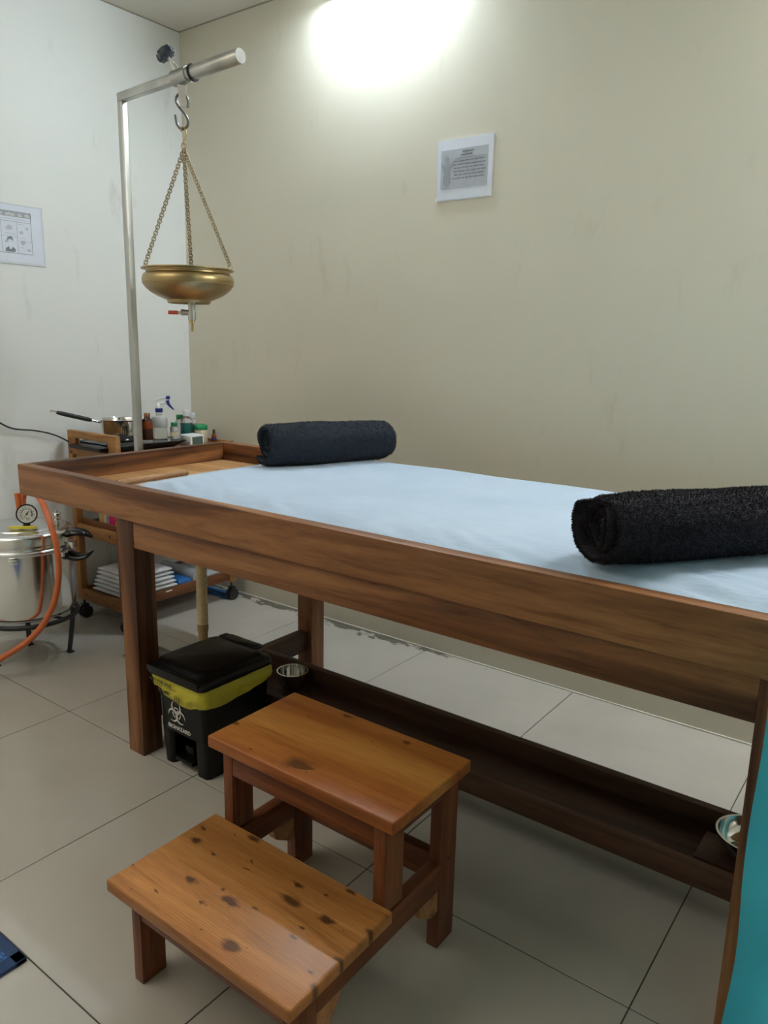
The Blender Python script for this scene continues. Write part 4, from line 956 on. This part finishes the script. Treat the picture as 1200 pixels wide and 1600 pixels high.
# ------------------------------------------------------------------ notices
def notice_back():
    o = thing('laminated_notice', 'laminated notice with robed figure and text lines on the cream wall', 'notice', (1.455, -0.002, 1.74))
    bm = BM(); n = 12; pts = []
    x0, x1, z0, z1 = 1.349, 1.561, 1.650, 1.838
    box(bm, x0, x1, -0.0035, -0.0008, z0, z1, 0); obj('sheet', bm, paper, o, smooth=0)
    part('film_edge', lam, o, lambda bm: [box(bm, *b, 0) for b in ((x0-0.004, x0, -0.003, -0.0008, z0-0.004, z1+0.003), (x1, x1+0.004, -0.003, -0.0008, z0-0.004, z1+0.003), (x0, x1, -0.003, -0.0008, z1, z1+0.003), (x0, x1, -0.003, -0.0008, z0-0.004, z0))], smooth=0)
    part('print_ground', palegrey, o, lambda bm: box(bm, x0+0.014, x1-0.016, -0.0041, -0.0036, z0+0.034, z1-0.030, 0), smooth=0)
    def fig(bm):
        y = -0.0047; cx = x0+0.038
        def pl(P): poly(bm, [(cx+a, y, z0+b) for a, b in P], 0.0004, (0, 1, 0))
        c = [(0.0085*math.cos(2*PI*k/14), 0.128+0.0115*math.sin(2*PI*k/14)) for k in range(14)]; pl(c)
        pl([(-0.012, 0.114), (0.012, 0.114), (0.015, 0.095), (0.012, 0.082), (0.015, 0.066), (0.012, 0.050), (0.005, 0.043), (-0.005, 0.043), (-0.013, 0.055), (-0.014, 0.070), (-0.010, 0.082), (-0.016, 0.095)])
        pl([(0.014, 0.098), (0.022, 0.106), (0.022, 0.120), (0.019, 0.120), (0.018, 0.108), (0.012, 0.102)]); pl([(-0.014, 0.098), (-0.022, 0.106), (-0.021, 0.118), (-0.018, 0.118), (-0.017, 0.108), (-0.012, 0.102)])
        pl([(-0.014, 0.038), (0.014, 0.038), (0.015, 0.035), (-0.015, 0.035)])
    part('printed_figure', midgrey, o, fig, smooth=0)
    def lines(bm):
        r = random.Random(4)
        for k in range(6):
            z = z0+0.118-0.0108*k; x = x0+0.066+r.uniform(-0.003, 0.003); e = x1-0.022-r.uniform(0, 0.006)
            while x < e:
                w = min(r.uniform(0.008, 0.026), e-x); h = 0.0036
                q = x
                while q < x+w-0.001: box(bm, q, q+0.0014, -0.0046, -0.0042, z-r.uniform(0, 0.0006), z+h*r.uniform(0.65, 1), 0); q += 0.0021
                x += w+0.004
        for z, a, b in ((z0+0.146, 0.098, 0.140), (z0+0.136, 0.092, 0.136)):
            q = x0+a
            while q < x0+b: box(bm, q, q+0.0016, -0.0046, -0.0042, z, z+0.0042, 0); q += 0.0026
        box(bm, x0+0.068, x1-0.024, -0.0046, -0.0042, z0+0.1285, z0+0.1292, 0)
    part('printed_lines', greyink, o, lines, smooth=0)
    part('tape', white_p, o, lambda bm: (box(bm, x0-0.003, x0+0.003, -0.0044, -0.0037, z0-0.006, z0+0.010, 0), box(bm, x1-0.04, x1-0.028, -0.0044, -0.0037, z0-0.003, z0+0.004, 0)), smooth=0)
notice_back()
def notice_left():
    o = thing('first_aid_poster', 'laminated poster with pictures and heading ending in TO DO on white wall', 'poster', (0.002, -0.82, 1.52))
    y0, y1, z0, z1 = -0.98, -0.690, 1.432, 1.632
    part('sheet', paper, o, lambda bm: box(bm, 0.0008, 0.003, y0, y1, z0, z1, 0), smooth=0)
    part('film_edge', lam, o, lambda bm: (box(bm, 0.0008, 0.0026, y1, y1+0.009, z0-0.008, z1+0.006, 0), box(bm, 0.0008, 0.0026, y0, y1, z1, z1+0.006, 0), box(bm, 0.0008, 0.0026, y0, y1, z0-0.008, z0, 0)), smooth=0)
    X = 0.0034; e = y1-0.040
    part('print_frame', midgrey, o, lambda bm: [box(bm, 0.003, X, *b, 0) for b in ((y0+0.01, e, 1.592, 1.612), (e-0.0022, e, 1.462, 1.612), (y0+0.01, e, 1.462, 1.4642), (y0+0.01, e, 1.583, 1.5842), (y0+0.01, e, 1.5745, 1.5762), (e-0.057, e-0.0558, 1.464, 1.575), (e-0.117, e-0.1158, 1.464, 1.575), (e-0.175, e-0.1738, 1.464, 1.575), (y0+0.01, e-0.056, 1.521, 1.5222))], smooth=0)
    My = frame((X+0.0002, e-0.004, 1.5955), Vector((0, 1, 0)), Vector((0, 0, 1)))
    text_mesh('emergency  what  to  do', 0.0185, My, whiteink, 'heading', o, 0.0003, 'RIGHT')
    def pics(bm):
        def pl(P, dy, dz): poly(bm, [(X+0.0001, e+dy+a, dz+b) for a, b in P], 0.0004, (1, 0, 0))
        c = lambda r, dy, dz, sy=1: pl([(r*sy*math.cos(2*PI*k/14), r*math.sin(2*PI*k/14)) for k in range(14)], dy, dz)
        pl([(-0.020, 0), (0.018, 0), (0.019, 0.010), (0.008, 0.017), (0.002, 0.008), (-0.003, 0.008), (-0.006, 0.018), (-0.018, 0.010)], -0.086, 1.468)
        pl([(-0.011, 0.0), (-0.009, 0.008), (0.004, 0.012), (0.011, 0.006), (0.012, -0.006), (0.009, 0.001), (-0.004, 0.004), (-0.009, -0.006)], -0.086, 1.510)
    part('picture', greyink, o, pics, smooth=0)
    def pics2(bm):
        def pl(P, dy, dz): poly(bm, [(X+0.0001, e+dy+a, dz+b) for a, b in P], 0.0003, (1, 0, 0))
        r = random.Random(3)
        for (cy, cz, s) in ((-0.085, 1.553, 0.013), (-0.040, 1.540, 0.008), (-0.018, 1.556, 0.007), (-0.036, 1.504, 0.011), (-0.014, 1.478, 0.008), (-0.10, 1.503, 0.007), (-0.145, 1.55, 0.012), (-0.145, 1.495, 0.012)):
            pl([(s*r.uniform(0.6, 1.3)*math.cos(2*PI*k/9), s*r.uniform(0.5, 0.9)*math.sin(2*PI*k/9)) for k in range(9)], cy, cz)
        for (cy, cz, w) in ((-0.105, 1.531, 0.018), (-0.082, 1.531, 0.020), (-0.050, 1.567, 0.024), (-0.045, 1.519, 0.018), (-0.022, 1.508, 0.018), (-0.05, 1.485, 0.016), (-0.10, 1.4655, 0.03)):
            pl([(0, 0), (w, 0), (w, 0.002), (0, 0.002)], cy, cz)
    part('picture', palegrey, o, pics2, smooth=0)
notice_left()
